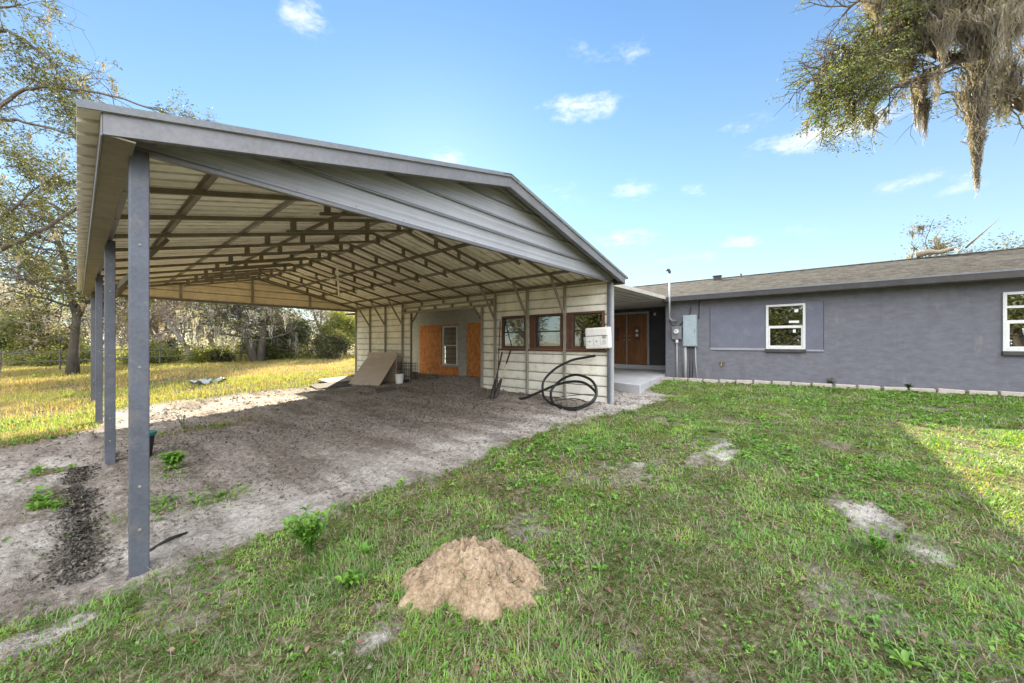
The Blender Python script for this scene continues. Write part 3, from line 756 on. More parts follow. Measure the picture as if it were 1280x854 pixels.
# front doors in the recess
def door_leaf(y0, y1, hy):
    z0, z1 = .745, 2.775; x = BX-.055; yc = (y0+y1)/2; w = y1-y0
    d = MB(); d.box(x, BX-.006, y0, y1, z0, z1).build('door', M['door_wood'], hs, bevel=.004) if False else None
    do = MB().box(x, BX-.006, y0, y1, z0, z1).build('door', M['door_wood'], hs, bevel=.004)
    p = MB()
    def raised(ya,yb,za,zb,arch=False):
        if not arch:
            p.box(x-.022, x+.001, ya, yb, za, zb); p.box(x-.034, x-.021, ya+.05, yb-.05, za+.05, zb-.05)
        else:
            yc_, hw = (ya+yb)/2, (yb-ya)/2
            arc = [(yc_+hw*math.cos(t), zb-hw*.55+hw*.95*math.sin(t)) for t in np.linspace(0, math.pi, 13)]
            p.prism([(ya,za)]+[(yb,za)]+arc, x-.022, x+.001, 'x')
            arc2 = [(yc_+(hw-.05)*math.cos(t), zb-hw*.55+(hw-.05)*.95*math.sin(t)) for t in np.linspace(0, math.pi, 13)]
            p.prism([(ya+.05,za+.05)]+[(yb-.05,za+.05)]+arc2, x-.034, x-.021, 'x')
    raised(y0+.11, yc-.035, z0+.16, z0+.78); raised(yc+.035, y1-.11, z0+.16, z0+.78)
    raised(y0+.11, y0+.11+w*.2, z0+.92, z0+1.52); raised(y1-.11-w*.2, y1-.11, z0+.92, z0+1.52)
    raised(y0+.11, y1-.11, z0+1.58, z1-.10, True)
    p.build('door_panel', M['door_wood'], do, bevel=.005)
    g = MB(); g.box(x-.016, x+.001, yc-.10, yc+.10, z0+.95, z0+1.50); g.build('door_lattice', M['brown_trim'], do)
    for zq in ((1.12,1.30) if y0 < 6 else ()): MB().box(x-.022, x-.0165, yc-.05, yc+.055, z0+zq, z0+zq+.10).build('bevelled_glass', M['door_glass'], do)
    h = MB(); h.disc((x, hy, z0+.98), .035, -.012, 14, 'x'); h.tube([(x-.012,hy,z0+.98),(x-.06,hy,z0+.98),(x-.066,hy+(.10 if hy<yc else -.10),z0+.98)], .012, 8); h.disc((x,hy,z0+1.14),.028,-.02,12,'x')
    h.build('handle', M['brass'], do, smooth=False)
door_leaf(5.53, 6.365, 6.28); door_leaf(6.40, 7.235, 6.48)
m = MB(); m.box(BX-.075, BX-.002, 5.455, 5.525, .74, 2.86); m.box(BX-.075, BX-.002, 7.24, 7.31, .74, 2.86); m.box(BX-.075, BX-.002, 5.525, 7.24, 2.785, 2.86); m.box(BX-.068, BX-.004, 6.368, 6.397, .745, 2.78)
m.build('door_frame', M['pvc'], hs, bevel=.004)
MB().box(BX-.32, BX-.004, 4.12, 8.19, .57, .735).build('door_step', M['concrete'], hs, bevel=.01)
# plywood boards on the raw wing wall
m = MB(); m.box(WX-.014, WX-.001, 11.64, 13.15, .30, 2.32); m.box(WX-.014, WX-.001, 10.70, 11.64, .30, .72); m.box(WX-.014, WX-.001, 10.70, 11.64, 2.27, 2.32)
m.build('strand_board', M['osb'], hs)
MB().box(WX-.014, WX-.001, 8.9, 10.24, .30, 2.34).build('strand_board', M['osb'], hs)
f = MB(); y0,y1,z0,z1,t = 10.76,11.63,.75,2.26,.05
for (ya,yb,za,zb) in ((y0,y0+t,z0,z1),(y1-t,y1,z0,z1),(y0+t,y1-t,z0,z0+t),(y0+t,y1-t,z1-t,z1)): f.box(WX-.04,WX+.05,ya,yb,za,zb)
fo = f.build('window', M['white_vinyl'], hs, bevel=.004)
s = MB(); s.box(WX-.01,WX+.03,y0+t,y1-t,1.49,1.53); s.box(WX-.01,WX+.02,y0+t+.001,y0+t+.03,z0+t,1.49); s.box(WX-.01,WX+.02,y1-t-.03,y1-t-.001,z0+t,1.49); s.build('sash', M['white_vinyl'], fo)
g = MB(); g.box(WX+.004,WX+.008,y0+t,y1-t,z0+t,1.49); g.box(WX+.014,WX+.018,y0+t,y1-t,1.53,z1-t); g.build('pane', M['glass'], fo)
MB().box(WX-.09, WX-.002, y0-.04, y1+.04, z0-.06, z0-.003).build('window_sill', M['pvc'], fo, bevel=.005)
MB().box(WX-.034, WX-.015, y1+.004, y1+.06, z0, z1).build('window_jamb', M['sash'], fo)
# small roof vent, wall lamp
m = MB(); m.box(15.7, 15.9, 3.14, 3.38, 3.9, 4.13); m.box(15.67, 15.93, 3.11, 3.41, 4.13, 4.155); m.build('roof_vent', M['dark_trim'], hs, bevel=.006)
m = MB(); m.disc((15.9, 2.5, 3.9), .03, .26, 10); m.build('vent_pipe', M['dark_trim'], hs)
wl = MB().disc((BX-.003, 5.22, 2.78), .05, -.03, 14, 'x'); wl.tube([(BX-.03,5.22,2.78),(BX-.12,5.22,2.80),(BX-.17,5.20,2.76)], .012, 8)
wlo = wl.build('wall_lamp', M['meter_grey'], hs)
MB().tube([(BX-.15,5.205,2.775),(BX-.20,5.19,2.725),(BX-.215,5.185,2.70)], [.03,.045,.05], 12).build('lamp_shade', M['white_plastic'], wlo)
# porch slab
m = MB(); m.prism([(9.05,3.58),(12.55,4.14),(14.78,4.14),(14.78,8.18),(9.38,8.18),(9.36,4.6)], .18, .565, 'z')
o = m.build('porch_slab', M['concrete'], None, bevel=.012); o['kind'] = 'structure'

# ------------------------------------------------------------------ electrics on the wall
es = empty('service_mast', (HX-.06, 3.81, 2.55), 'thin galvanised mast with dark bent cap standing above the eave at the house corner', 'electric mast')
MB().tube([(12.10,3.84,2.35),(12.10,3.84,3.80)], .026, 10).build('pipe', M['pvc'], es, smooth=True)
m = MB(); m.tube([(12.10,3.84,3.79),(12.10,3.84,3.86),(12.07,3.86,3.90),(12.00,3.90,3.885)], [.036,.045,.048,.040], 10); m.build('weather_cap', M['dark_trim'], es, smooth=True)
m = MB(); m.tube([(12.10,3.84,2.40),(12.25,3.83,2.33),(HX-.05,3.75,2.30)], .024, 8); m.build('pipe_elbow', M['pvc'], es, smooth=True)
MB().tube([(HX-.02,3.95,2.62),(HX-.025,3.97,2.3),(HX-.03,3.88,2.16),(HX-.03,3.7,2.12),(HX-.03,3.5,2.36),(HX-.03,3.36,2.52),(HX-.02,3.33,2.72)], .010, 6).build('cable', M['black_pipe'], es, smooth=True)
me_ = empty('electric_meter', (HX-.08, 3.74, 1.9), 'square grey meter can with round glass dial beside the tall panel box', 'electric meter')
m = MB(); m.box(HX-.115, HX-.002, 3.585, 3.885, 1.72, 2.14); m.build('meter_can', M['meter_grey'], me_, bevel=.012)
MB().disc((HX-.116, 3.735, 1.97), .085, -.03, 22, 'x').build('meter_ring', M['pvc'], me_)
d = MB().disc((HX-.145, 3.735, 1.97), .07, -.05, 22, 'x', .058).build('meter_dial', M['white_plastic'], me_, bevel=.006)
MB().box(HX-.198, HX-.1955, 3.700, 3.770, 1.975, 2.0).build('dial_window', M['sash'], d)
MB().tube([(HX-.05,3.74,1.72),(HX-.05,3.74,1.60)], .045, 10).build('conduit_hub', M['white_plastic'], me_, smooth=True)
MB().tube([(HX-.05,3.74,1.62),(HX-.05,3.74,.42)], .022, 10).build('conduit', M['pvc'], me_, smooth=True)
bp = empty('breaker_panel', (HX-.08, 3.33, 2.0), 'tall pale grey-blue electrical panel box with five conduits running down the slate wall', 'electrical box')
m = MB(); m.box(HX-.135, HX-.002, 3.14, 3.535, 1.50, 2.48); m.build('panel_case', M['box_grey'], bp, bevel=.006)
m = MB(); m.box(HX-.148, HX-.136, 3.155, 3.52, 1.515, 2.465); m.build('panel_door', M['box_grey'], bp, bevel=.004)
MB().box(HX-.158, HX-.1485, 3.18, 3.20, 1.93, 2.03).build('latch', M['meter_grey'], bp)
for y, r, mt, zz in ((3.56,.020,'meter_grey',1.75),(3.49,.042,'pvc',1.50),(3.36,.014,'dark_trim',1.50),(3.28,.014,'dark_trim',1.50),(3.19,.018,'pvc',1.50)):
    MB().tube([(HX-.05,y,zz),(HX-.05,y-.01,1.0),(HX-.05,y-(.06 if y<3.2 else .0),.42)], r, 10).build('conduit', M[mt], bp, smooth=True)
MB().tube([(HX-.02,3.16,2.40),(HX-.02,3.10,2.36),(HX-.02,3.09,2.92)], .010, 6).build('cable', M['black_pipe'], bp, smooth=True)
hb = empty('hose_bib', (HX-.02, 2.46, .98), 'small corroded water tap in a chipped patch low on the slate wall', 'water tap')
pts = [(2.46+.085*math.cos(t)*(1+.25*math.sin(3*t)), .98+.10*math.sin(t)*(1+.2*math.cos(2*t))) for t in np.linspace(0,2*math.pi,16,endpoint=False)]
MB().prism(pts, HX-.006, HX-.001, 'x').build('chipped_patch', M['board_pale'], hb)
MB().tube([(HX,2.46,.98),(HX-.09,2.46,.985),(HX-.13,2.46,.95),(HX-.135,2.46,.91)], [.022,.02,.018,.02], 10).build('tap_body', M['brass'], hb, smooth=True)
m = MB(); m.tube([(HX-.09,2.46,.99),(HX-.09,2.46,1.04)], .008, 6); m.disc((HX-.09,2.46,1.04), .03, .01, 10); m.build('tap_handle', M['brass'], hb)

# edging blocks along the foot of the wall
blk = MB().box(-.07,.07,-.187,.187,-.09,.058).mesh('edging_block')
blk.materials.append(M['block'])
y = 4.28; bi = 0
brs = random.Random(4)
while y > -5.2:
    o = bpy.data.objects.new('edging_block', blk); COL.objects.link(o)
    x = 12.02 + .03*math.sin(y*1.3) + (.05 if y < -3 else 0)
    o.location = (x, y, G0(x, y) + .035 + brs.uniform(-.012,.012)); o.rotation_euler = (R(brs.uniform(-2.5,2.5)), R(brs.uniform(-3,3)), R(brs.uniform(-5,5)))
    b = o.modifiers.new('bevel','BEVEL'); b.width = .014; b.segments = 2
    tag(o, 'pale concrete edging block in the row along the foot of the slate wall', 'edging block', 'edging blocks along the slate wall')
    y -= .405 + brs.uniform(0,.02)

# ------------------------------------------------------------------ loose things
ct = empty('control_box', (XR-.12, 3.87, 1.5), 'aged white plastic control box with two small square covers hanging over the wall corner', 'control box')
CT0 = MB()
def tilt(mb, ang=R(-2.0), cy=3.87, cz=1.72):
    mb.v = [(x, cy+(yy-cy)*math.cos(ang)-(z-cz)*math.sin(ang), cz+(yy-cy)*math.sin(ang)+(z-cz)*math.cos(ang)) for x,yy,z in mb.v]; return mb
cx = XR-.07; fx = cx-.12; y0,y1,z0,z1 = 3.58,4.175,1.485,1.95
tilt(MB().box(fx, cx, y0,y1,z0,z1)).build('case', M['white_plastic'], ct, bevel=.03)
tilt(MB().box(fx-.010, fx+.002, y0+.05,y1-.04,z1-.175,z1-.03)).build('lid', M['white_plastic'], ct, bevel=.008)
tilt(MB().box(fx-.003, fx+.002, y0+.05,y1-.04,z1-.19,z1-.178)).build('lid_gap', M['grey_mark'], ct)
for yy in (y1-.19, y1-.36):
    tilt(MB().box(fx-.006, fx+.002, yy, yy+.14, z0+.07, z0+.22)).build('switch_cover', M['white_plastic'], ct, bevel=.004)
    m = MB(); m.box(fx-.011,fx-.0065,yy+.055,yy+.09,z0+.15,z0+.175); tilt(m).build('switch', M['grey_mark'], ct)
    m = MB(); m.box(fx-.0022,fx+.001,yy-.012,yy-.004,z0+.075,z0+.215); tilt(m).build('cover_gap', M['grey_mark'], ct)
m = MB()
lr = random.Random(2)
for q in range(9):
    zz = z0+.26-q*.021
    if q == 3: continue
    m.box(fx-.0022, fx+.001, y0+.07+lr.uniform(0,.03), y0+.19+lr.uniform(-.02,.0), zz, zz+(.016 if q<3 else .006))
tilt(m).build('faded_print', M['grey_mark'], ct)

# black pipe coil
HP = [(6.75,5.55,0.26),(6.93,5.03,0.51),(7.03,4.71,0.66),(7.08,4.34,0.76),(7.04,4.00,0.76),(6.89,3.69,0.65),(6.78,3.58,0.56),(6.66,3.63,0.43),(6.55,3.85,0.29),(6.55,4.18,0.25),(6.67,4.51,0.29),(6.87,4.74,0.44),(6.99,4.76,0.60),(7.09,4.57,0.80),(7.13,4.26,0.91),(7.03,3.86,0.85),(6.88,3.63,0.69),(6.72,3.58,0.48),(6.62,3.76,0.33),(6.59,4.07,0.27),(6.67,4.47,0.27),(6.79,4.84,0.37),(6.93,5.01,0.54),(7.05,5.04,0.76),(7.20,4.83,1.02),(7.33,4.49,1.21),(7.39,4.20,1.28),(7.43,3.94,1.33)]
def spline(P, n=6):
    P = [np.array(p) for p in P]; out = []
    for i in range(len(P)-1):
        p0,p1,p2,p3 = P[max(i-1,0)],P[i],P[i+1],P[min(i+2,len(P)-1)]
        for k in range(n):
            t = k/n; out.append(.5*((2*p1)+(-p0+p2)*t+(2*p0-5*p1+4*p2-p3)*t*t+(-p0+3*p1-3*p2+p3)*t**3))
    out.append(P[-1]); return out
HPs = spline(HP)
HPs = [np.array([p[0], p[1], max(p[2], G0(p[0],p[1])+.028)]) for p in HPs]
pc = empty('pipe_coil', (6.7, 4.2, .25), 'loose coil of black plastic pipe leaning on the cream siding below the windows', 'pipe coil')
MB().tube(HPs, .028, 10).build('pipe', M['black_pipe'], pc, smooth=True)
th_ = [(6.80,4.62,.40),(6.85,4.3,.47),(6.85,3.95,.53),(6.85,3.66,.56)]
MB().tube(spline(th_), .008, 6).build('tie_wire', M['stick'], pc, smooth=True)
th_ = [(6.55,4.75,.30),(6.95,4.5,.36),(7.05,4.2,.40),(6.95,3.9,.36),(6.7,3.95,.29)]
MB().tube(spline(th_), .011, 6).build('thin_hose', M['black_pipe'], pc, smooth=True)

# post hole digger + rod leaning on the stud beside the first window
pd = empty('post_hole_digger', (6.55, 6.2, .24), 'rusty post hole digger with two long handles leaning by the first wall window', 'post hole digger')
for k_, (a, b) in enumerate((((6.56,6.18,.22),(7.44,6.42,1.40)), ((6.52,6.24,.22),(7.42,6.70,1.36)))):
    a = np.array(a); b = np.array(b); c = a+(b-a)*.42; c2 = a+(b-a)*.72
    MB().tube([c, b], .018, 8).build('handle', M['board'] if k_ == 0 else M['dark_tool'], pd, smooth=True)
    MB().tube([c2, b+(b-a)*.002], .021, 8).build('grip', M['dark_tool'], pd, smooth=True)
    m = MB(); d = (c-a)
    m.tube([a, a+d*.35, a+d*.9, c], [.03,.055,.035,.022], 8); m.build('blade', M['dark_tool'], pd, smooth=True)
MB().tube([(7.02,6.52,.24),(7.50,6.84,2.20)], .014, 8).build('pole', M['brown_trim'], None, smooth=True)
tag(bpy.data.objects['pole'], 'thin dark red-brown pole leaning upright on the stud left of the wall windows', 'pole')

# leaning and lying boards
def board(name, A, B, up, t, mat, label):
    A, B, up = map(Vector, (A, B, up)); n = (B-A).cross(up).normalized()*t
    vs = [A, B, B+up, A+up]; vs += [v+n for v in vs]
    o = MB().add(vs, [(0,1,2,3),(7,6,5,4),(0,4,5,1),(1,5,6,2),(2,6,7,3),(3,7,4,0)]).build(name, mat, None, bevel=.003)
    tag(o, label, 'board'); return o
board('leaning_board', (6.1,10.7,G0(6.1,10.7)), (6.0,12.5,G0(6.0,12.5)), (1.12,.85,.80), .02, M['board'], 'large grey-brown board leaning lowest and frontmost against the cream siding')
board('leaning_board', (6.95,11.05,G0(6.95,11.05)), (6.90,13.0,G0(6.9,13.0)), (.48,.75,.98), .02, M['board'], 'grey-brown board standing steeper behind the large leaning board')
board('ground_board', (5.35,9.45,G0(5.35,9.45)+.02), (5.9,9.35,G0(5.9,9.35)+.03), (.28,.62,.01), .018, M['board_pale'], 'small pale board lying on the soil in front of the wall opening')
board('ground_board', (4.75,11.9,G0(4.75,11.9)+.03), (5.75,11.75,G0(5.75,11.75)+.03), (.2,1.1,.02), .02, M['board_pale'], 'pale board lying flat in sun at the edge of the carport shadow')
board('ground_board', (5.5,12.8,G0(5.5,12.8)+.05), (6.6,12.7,G0(6.6,12.7)+.05), (.15,1.3,.02), .02, M['board'], 'grey board lying flat on soil beyond the leaning boards')
board('plywood_sheet', (7.95,4.78,.565), (7.95,5.85,.565), (-.18,0,1.24), .015, M['osb'], 'plywood sheet standing on the porch, glimpsed through the lower pane of the middle wall window')
bk = empty('paint_bucket', (6.75, 10.55, G0(6.75,10.55)), 'white round bucket on the soil between leaning boards and wall opening', 'bucket')
z = G0(6.75,10.55)
m = MB().tube([(6.75,10.55,z),(6.75,10.55,z+.30)], [.11,.135], 20).build('bucket_body', M['white_plastic'], bk)
MB().tube([(6.75,10.55,z+.262),(6.75,10.55,z+.28)], [.142,.142], 20).build('rim', M['white_plastic'], bk)
MB().tube([(6.75+.14*math.cos(t), 10.55-.02+.05*math.sin(t), z+.27-.13*math.sin(t)) for t in np.linspace(0,math.pi,10)], .004, 5).build('handle', M['dark_tool'], bk)
wc = empty('wire_crate', (7.15, 10.75, G0(7.15,10.75)), 'black wire crate half hidden behind the white bucket', 'wire crate')
z = G0(7.15,10.75); m = MB()
for zz in np.linspace(z+.02, z+.62, 7):
    m.tube([(6.98,10.5,zz),(7.4,10.5,zz),(7.4,11.0,zz),(6.98,11.0,zz),(6.98,10.5,zz)], .005, 4)
for (xa,ya) in [(6.98,10.5+q*.0833) for q in range(7)]+[(7.4,10.5+q*.0833) for q in range(7)]+[(6.98+q*.084,10.5) for q in range(6)]+[(6.98+q*.084,11.0) for q in range(6)]:
    m.tube([(xa,ya,z+.01),(xa,ya,z+.62)], .005, 4)
m.build('wire_mesh', M['dark_tool'], wc)
MB().box(6.98,7.4,10.5,11.0,z,z+.02).build('tray', M['dark_tool'], wc)
fp = empty('plant_pot', (.585,7.2,0), 'dark plastic plant pot with teal rim behind the nearest post', 'plant pot')
z = G0(.585,7.2)
MB().tube([(.585,7.2,z-.01),(.585,7.2,z+.31)], [.09,.128], 22).build('pot_body', M['pot'], fp, smooth=True)
MB().tube([(.585,7.2,z+.29),(.585,7.2,z+.295),(.585,7.2,z+.335),(.585,7.2,z+.34)], [.128,.142,.144,.136], 22).build('rim', M['teal'], fp)
o = MB().tube([(.36,3.98,G0(.36,3.98)+.015),(.48,4.06,G0(.48,4.06)+.02),(.60,4.11,G0(.6,4.11)+.018)], [.010,.013,.009], 7).build('stick', M['stick'], None, smooth=True)
tag(o, 'short black stick lying on pale sand beside the nearest post', 'stick')
for k_, (x, y, a) in enumerate(((2.85,17.1,.5),(3.35,17.35,-.25))):
    z = G0(x,y); rr = random.Random(k_)
    m = MB(); n = 7
    vs = []; fs = []
    for i in range(n+1):
        for j in range(4):
            u = (i/n-.5)*.62; v = (j/3-.5)*.36
            vs.append((x+u*math.cos(a)-v*math.sin(a), y+u*math.sin(a)+v*math.cos(a), z+.10+.09*math.sin(i*1.1+j*.6+k_)+rr.uniform(-.02,.02)))
    for i in range(n):
        for j in range(3): fs.append((i*4+j,i*4+j+1,i*4+j+5,i*4+j+4))
    o = m.add(vs, fs).build('crumpled_sheet', M['tarp'], None, solid=.012)
    tag(o, ('crumpled pale metal sheet in the field, left one of two', 'crumpled pale metal sheet in the field, right one of two')[k_], 'metal sheet', 'pale sheets in the field')

# back fence
fc = empty('rail_fence', (0, 33, .2), 'low weathered post and rail fence across the back of the field', 'fence')
FA, FB = np.array([-9.0,36.0]), np.array([16.0,30.5])
for q in range(13):
    p = FA+(FB-FA)*q/12; z = G0(*p)
    MB().tube([(p[0],p[1],z-.1),(p[0]+.02,p[1],z+1.25)], [.045,.038], 7).build('fence_post', M['old_wood'], fc)
for h_ in (.55, 1.08):
    m = MB()
    for q in range(12):
        p = FA+(FB-FA)*q/12; p2 = FA+(FB-FA)*(q+1)/12
        m.bar((p[0],p[1]-.06,G0(*p)+h_), (p2[0],p2[1]-.06,G0(*p2)+h_), .03, .06)
    m.build('rail', M['old_wood'], fc)
# ------------------------------------------------------------------ soil mounds
def mound(name, cx, cy, rx, ry, h, rot, seed, label, stops, n=72, top=None):
    """solid heap: closed disc grid with lumpy height"""
    rng = np.random.RandomState(seed)
    V = []; nr = n//2
    fv = []; 
    for i in range(nr+1):
        r = i/nr
        for j in range(n):
            t = 2*math.pi*j/n
            e = 1+.26*(vnoise(np.cos(t)*1.6+5, np.sin(t)*1.6+5, seed)-.5)*2+.16*(vnoise(np.cos(t)*5+5, np.sin(t)*5+5, seed+1)-.5)*2+.12*(vnoise(np.cos(t)*13+5, np.sin(t)*13+5, seed+2)-.5)*2
            V.append((r*e*math.cos(t), r*e*math.sin(t), r))
    V = np.array(V); c, s = math.cos(rot), math.sin(rot)
    X = cx + V[:,0]*rx*c - V[:,1]*ry*s; Y = cy + V[:,0]*rx*s + V[:,1]*ry*c; r = V[:,2]
    prof = np.clip(1-r**2.0,0,1)**.8*(1+.25*(V[:,0]*.6-V[:,1]*.5))
    lump = (fbm(X*3.2,Y*3.2,3,seed)-.5)*.75 + (np.abs(fbm(X*9,Y*9,3,seed+3)-.5))*-.9 + (fbm(X*22,Y*22,3,seed+7)-.5)*.46
    Z = base_h(X,Y)-.03 + h*prof*(1+1.0*lump) + .16*h*lump*(1-r) + .0*r
    Z = np.maximum(Z, base_h(X,Y)-.05)
    T = []
    for i in range(nr):
        a = i*n+np.arange(n); b = i*n+(np.arange(n)+1)%n
        T.append(np.stack([a,a+n,b],1)); T.append(np.stack([b,a+n,b+n],1))
    VV = np.stack([X,Y,Z],1); TT = np.concatenate(T)
    oc = np.array([(1,0,0),(-1,0,0),(0,1,0),(0,-1,0),(0,0,1),(0,0,-1)],float)
    of = np.array([(0,2,4),(2,1,4),(1,3,4),(3,0,4),(2,0,5),(1,2,5),(3,1,5),(0,3,5)])
    for q in range(int(520*rx/.5)):       # crumbs of soil lying on and round the heap
        t = rng.rand()*6.28; rr_ = .3+1.15*rng.rand()**.8
        j = np.array([rr_*rx*math.cos(t)*c-rr_*ry*math.sin(t)*s, rr_*rx*math.cos(t)*s+rr_*ry*math.sin(t)*c])
        px_, py_ = cx+j[0], cy+j[1]; i_ = int(np.argmin((X-px_)**2+(Y-py_)**2)); z_ = max(Z[i_], float(gh_full(np.array([px_]),np.array([py_]))[0])) if rr_ > .95 else Z[i_]
        sz = .004+.014*rng.rand()**3
        TT = np.concatenate([TT, of+len(VV)]); VV = np.concatenate([VV, oc*sz*rng.uniform(.6,1.3,(6,1))*np.array([1.2,1,.7])+np.array([px_,py_,z_+sz*.2])])
    me = tri_mesh(name, VV, TT)
    k = NT(name+'_soil'); n1 = k.noise(9,6,.7); n2 = k.noise(55,4,.65)
    col = k.mix(.45, k.ramp(n1, stops), k.ramp(n2, stops))
    k.principled(col, .97, 0, k.bump(k.math('ADD', n1, n2), .8, .02), .1)
    o = link(name, me, k.m, smooth=True); tag(o, label, 'soil mound', 'soil mounds in the lawn'); return o
TAN = [(.33,(.12,.082,.05)),(.5,(.30,.215,.138)),(.68,(.50,.39,.275))]
PAL = [(.3,(.16,.14,.115)),(.5,(.32,.285,.24)),(.72,(.46,.42,.36))]
mound('soil_mound', 1.66, 1.83, .49, .35, .225, R(-42), 5, 'large lumpy tan soil mound in the middle of the near lawn', TAN, 150)
mound('soil_mound', .99, 1.84, .13, .10, .04, 0, 11, 'small pale grey sand mound left of the large tan one', PAL, 60)

# ------------------------------------------------------------------ grass, weeds, litter
def in_front(u, D):
    r = (u-640)/465.0
    return FW[0]*D + RT[0]*r*D, FW[1]*D + RT[1]*r*D

def blades(X, Y, L, W, az, lean, rnd, curl=.6):
    n = len(X); Z = gh_full(X, Y) - .006
    dx, dy = np.cos(az), np.sin(az); px, py = -dy, dx
    b = np.stack([X,Y,Z],1); D = np.stack([dx,dy,np.zeros(n)],1); Pp = np.stack([px,py,np.zeros(n)],1)
    up = np.array([0,0,1.])
    l1 = lean*.6; l2 = lean*(1+curl)
    m = b + (D*np.sin(l1)[:,None] + up*np.cos(l1)[:,None])*(L*.5)[:,None]
    t = m + (D*np.sin(l2)[:,None] + up*np.cos(l2)[:,None])*(L*.5)[:,None]
    w = (W/2)[:,None]
    V = np.stack([b-Pp*w, b+Pp*w, m-Pp*w*.85, m+Pp*w*.85, t],1).reshape(-1,3)
    i = np.arange(n)*5
    T = np.concatenate([np.stack([i,i+1,i+3],1), np.stack([i,i+3,i+2],1), np.stack([i+2,i+3,i+4],1)])
    return V, T, np.repeat(rnd, 5)

rs = np.random.RandomState(11)
def lawn(n, d0, d1, u0=-170, u1=1450, keep=1.0):
    D = rs.uniform(d0, d1, n); u = rs.uniform(u0, u1, n)
    X, Y = in_front(u, D)
    ok = (X < 12.4) & (Y < 6)
    X, Y, D = X[ok], Y[ok], D[ok]
    G, S, Dk = masks(X, Y)
    p = G * (.40 + .85*sst(.34,.60,fbm(X*2.3,Y*2.3,4,81)))*(.55+.65*sst(.3,.6,fbm(X*10,Y*10,2,82)))
    ok = rs.rand(len(X)) < p*keep
    return X[ok], Y[ok], D[ok]
X, Y, D = lawn(720000, 1.05, 13.5)
n = len(X)
hn = fbm(X*1.1,Y*1.1,3,91); cl = fbm(X*5,Y*5,2,93)
L = (.032 + .055*rs.rand(n)**1.5 + .035*sst(.5,.75,hn)) * (.45+.6*cl)
W = (.0040 + .0040*rs.rand(n)) * np.clip(D/2.4,.9,4)**.7
az = 2*math.pi*fbm(X*1.7,Y*1.7,2,95)*2.2 + rs.normal(0,1.0,n)
lean = np.clip(rs.normal(1.02,.36,n),.1,1.5)
dry = .55*sst(.44,.66,fbm(X*1.3,Y*1.3,4,97))
cc = fbm(X*9,Y*9,2,94); c3 = fbm(X*2.6,Y*2.6,3,96)
rnd = np.clip(.20 + .34*rs.rand(n) + 1.5*(cc-.42)*.45 + 1.4*(c3-.45)*.6, .19, 1)
isdry = rs.rand(n) < .07 + .42*dry
rnd = np.where(isdry, rs.rand(n)*.16, rnd)
V, T, A = blades(X, Y, L, W, az, lean, rnd)
o = link('lawn_grass', tri_mesh('lawn_grass', V, T, {'rnd':A}), M['grass']); tag(o, 'patchy green lawn grass in front of carport and house', 'grass', kind='stuff')
# flat lying straw
X, Y, D = lawn(45000, 1.05, 10)
n = len(X); 
V, T, A = blades(X, Y, .05+.08*rs.rand(n), (.0022+.0015*rs.rand(n))*np.clip(D/2.2,.9,4)**.7, rs.rand(n)*6.28, np.clip(rs.normal(1.25,.15,n),.8,1.5), rs.rand(n), .1)
V[:,2] += .012
o = link('dead_grass', tri_mesh('dead_grass', V, T, {'rnd':A}), M['straw']); tag(o, 'dry straw thatch lying among the lawn', 'dead grass', kind='stuff')

def leaf_blades(cx, cy, cz, nl, Lm, seed, lift=.5, wid=.34):
    """rosettes: arrays of centres -> elliptical leaves (6-tri folded)"""
    rng = np.random.RandomState(seed)
    N = len(cx); idx = np.repeat(np.arange(N), nl); n = len(idx)
    az = rng.rand(n)*6.28; el = np.clip(rng.normal(lift,.28,n), .02, 1.35)
    L = Lm[idx]*(.6+.6*rng.rand(n)); w = L*wid*(.7+.6*rng.rand(n))
    D = np.stack([np.cos(az)*np.cos(el), np.sin(az)*np.cos(el), np.sin(el)],1)
    S = np.stack([-np.sin(az), np.cos(az), np.zeros(n)],1)
    b = np.stack([cx,cy,cz],1)[idx]; drop = np.zeros((n,3)); drop[:,2] = -L*.28
    m1 = b+D*(L*.4)[:,None]; m2 = b+D*(L*.75)[:,None]+drop*.4; t = b+D*L[:,None]+drop
    h = np.zeros((n,3)); h[:,2] = w*.25
    V = np.stack([b, m1-S*(w/2)[:,None]+h, m1+S*(w/2)[:,None]+h, m1, m2-S*(w*.4)[:,None]+h*.7, m2+S*(w*.4)[:,None]+h*.7, m2, t],1).reshape(-1,3)
    i = np.arange(n)*8
    tr = [(0,3,1),(0,2,3),(1,3,6),(1,6,4),(3,2,5),(3,5,6),(4,6,7),(6,5,7)]
    T = np.concatenate([np.stack([i+a,i+b_,i+c],1) for a,b_,c in tr])
    A = np.repeat(np.clip(rng.rand(N)[idx]*.8+rng.normal(0,.12,n)+.1,0,1), 8)
    return V, T, A
X, Y, D = lawn(90000, 1.1, 12, keep=1.)
pm = sst(.44,.66,fbm(X*1.0+3,Y*1.0,3,101)); ok = rs.rand(len(X)) < .10+.85*pm
X, Y, D = X[ok], Y[ok], D[ok]
V, T, A = leaf_blades(X, Y, gh_full(X,Y)+.012, 6, (.016+.032*rs.rand(len(X))**2.5)*np.clip(D/3,.75,1.7), 3, .55, .42)
o = link('lawn_weeds', tri_mesh('lawn_weeds', V, T, {'rnd':A}), M['weed']); tag(o, 'low broadleaf weeds spread through the lawn', 'weeds', kind='stuff')
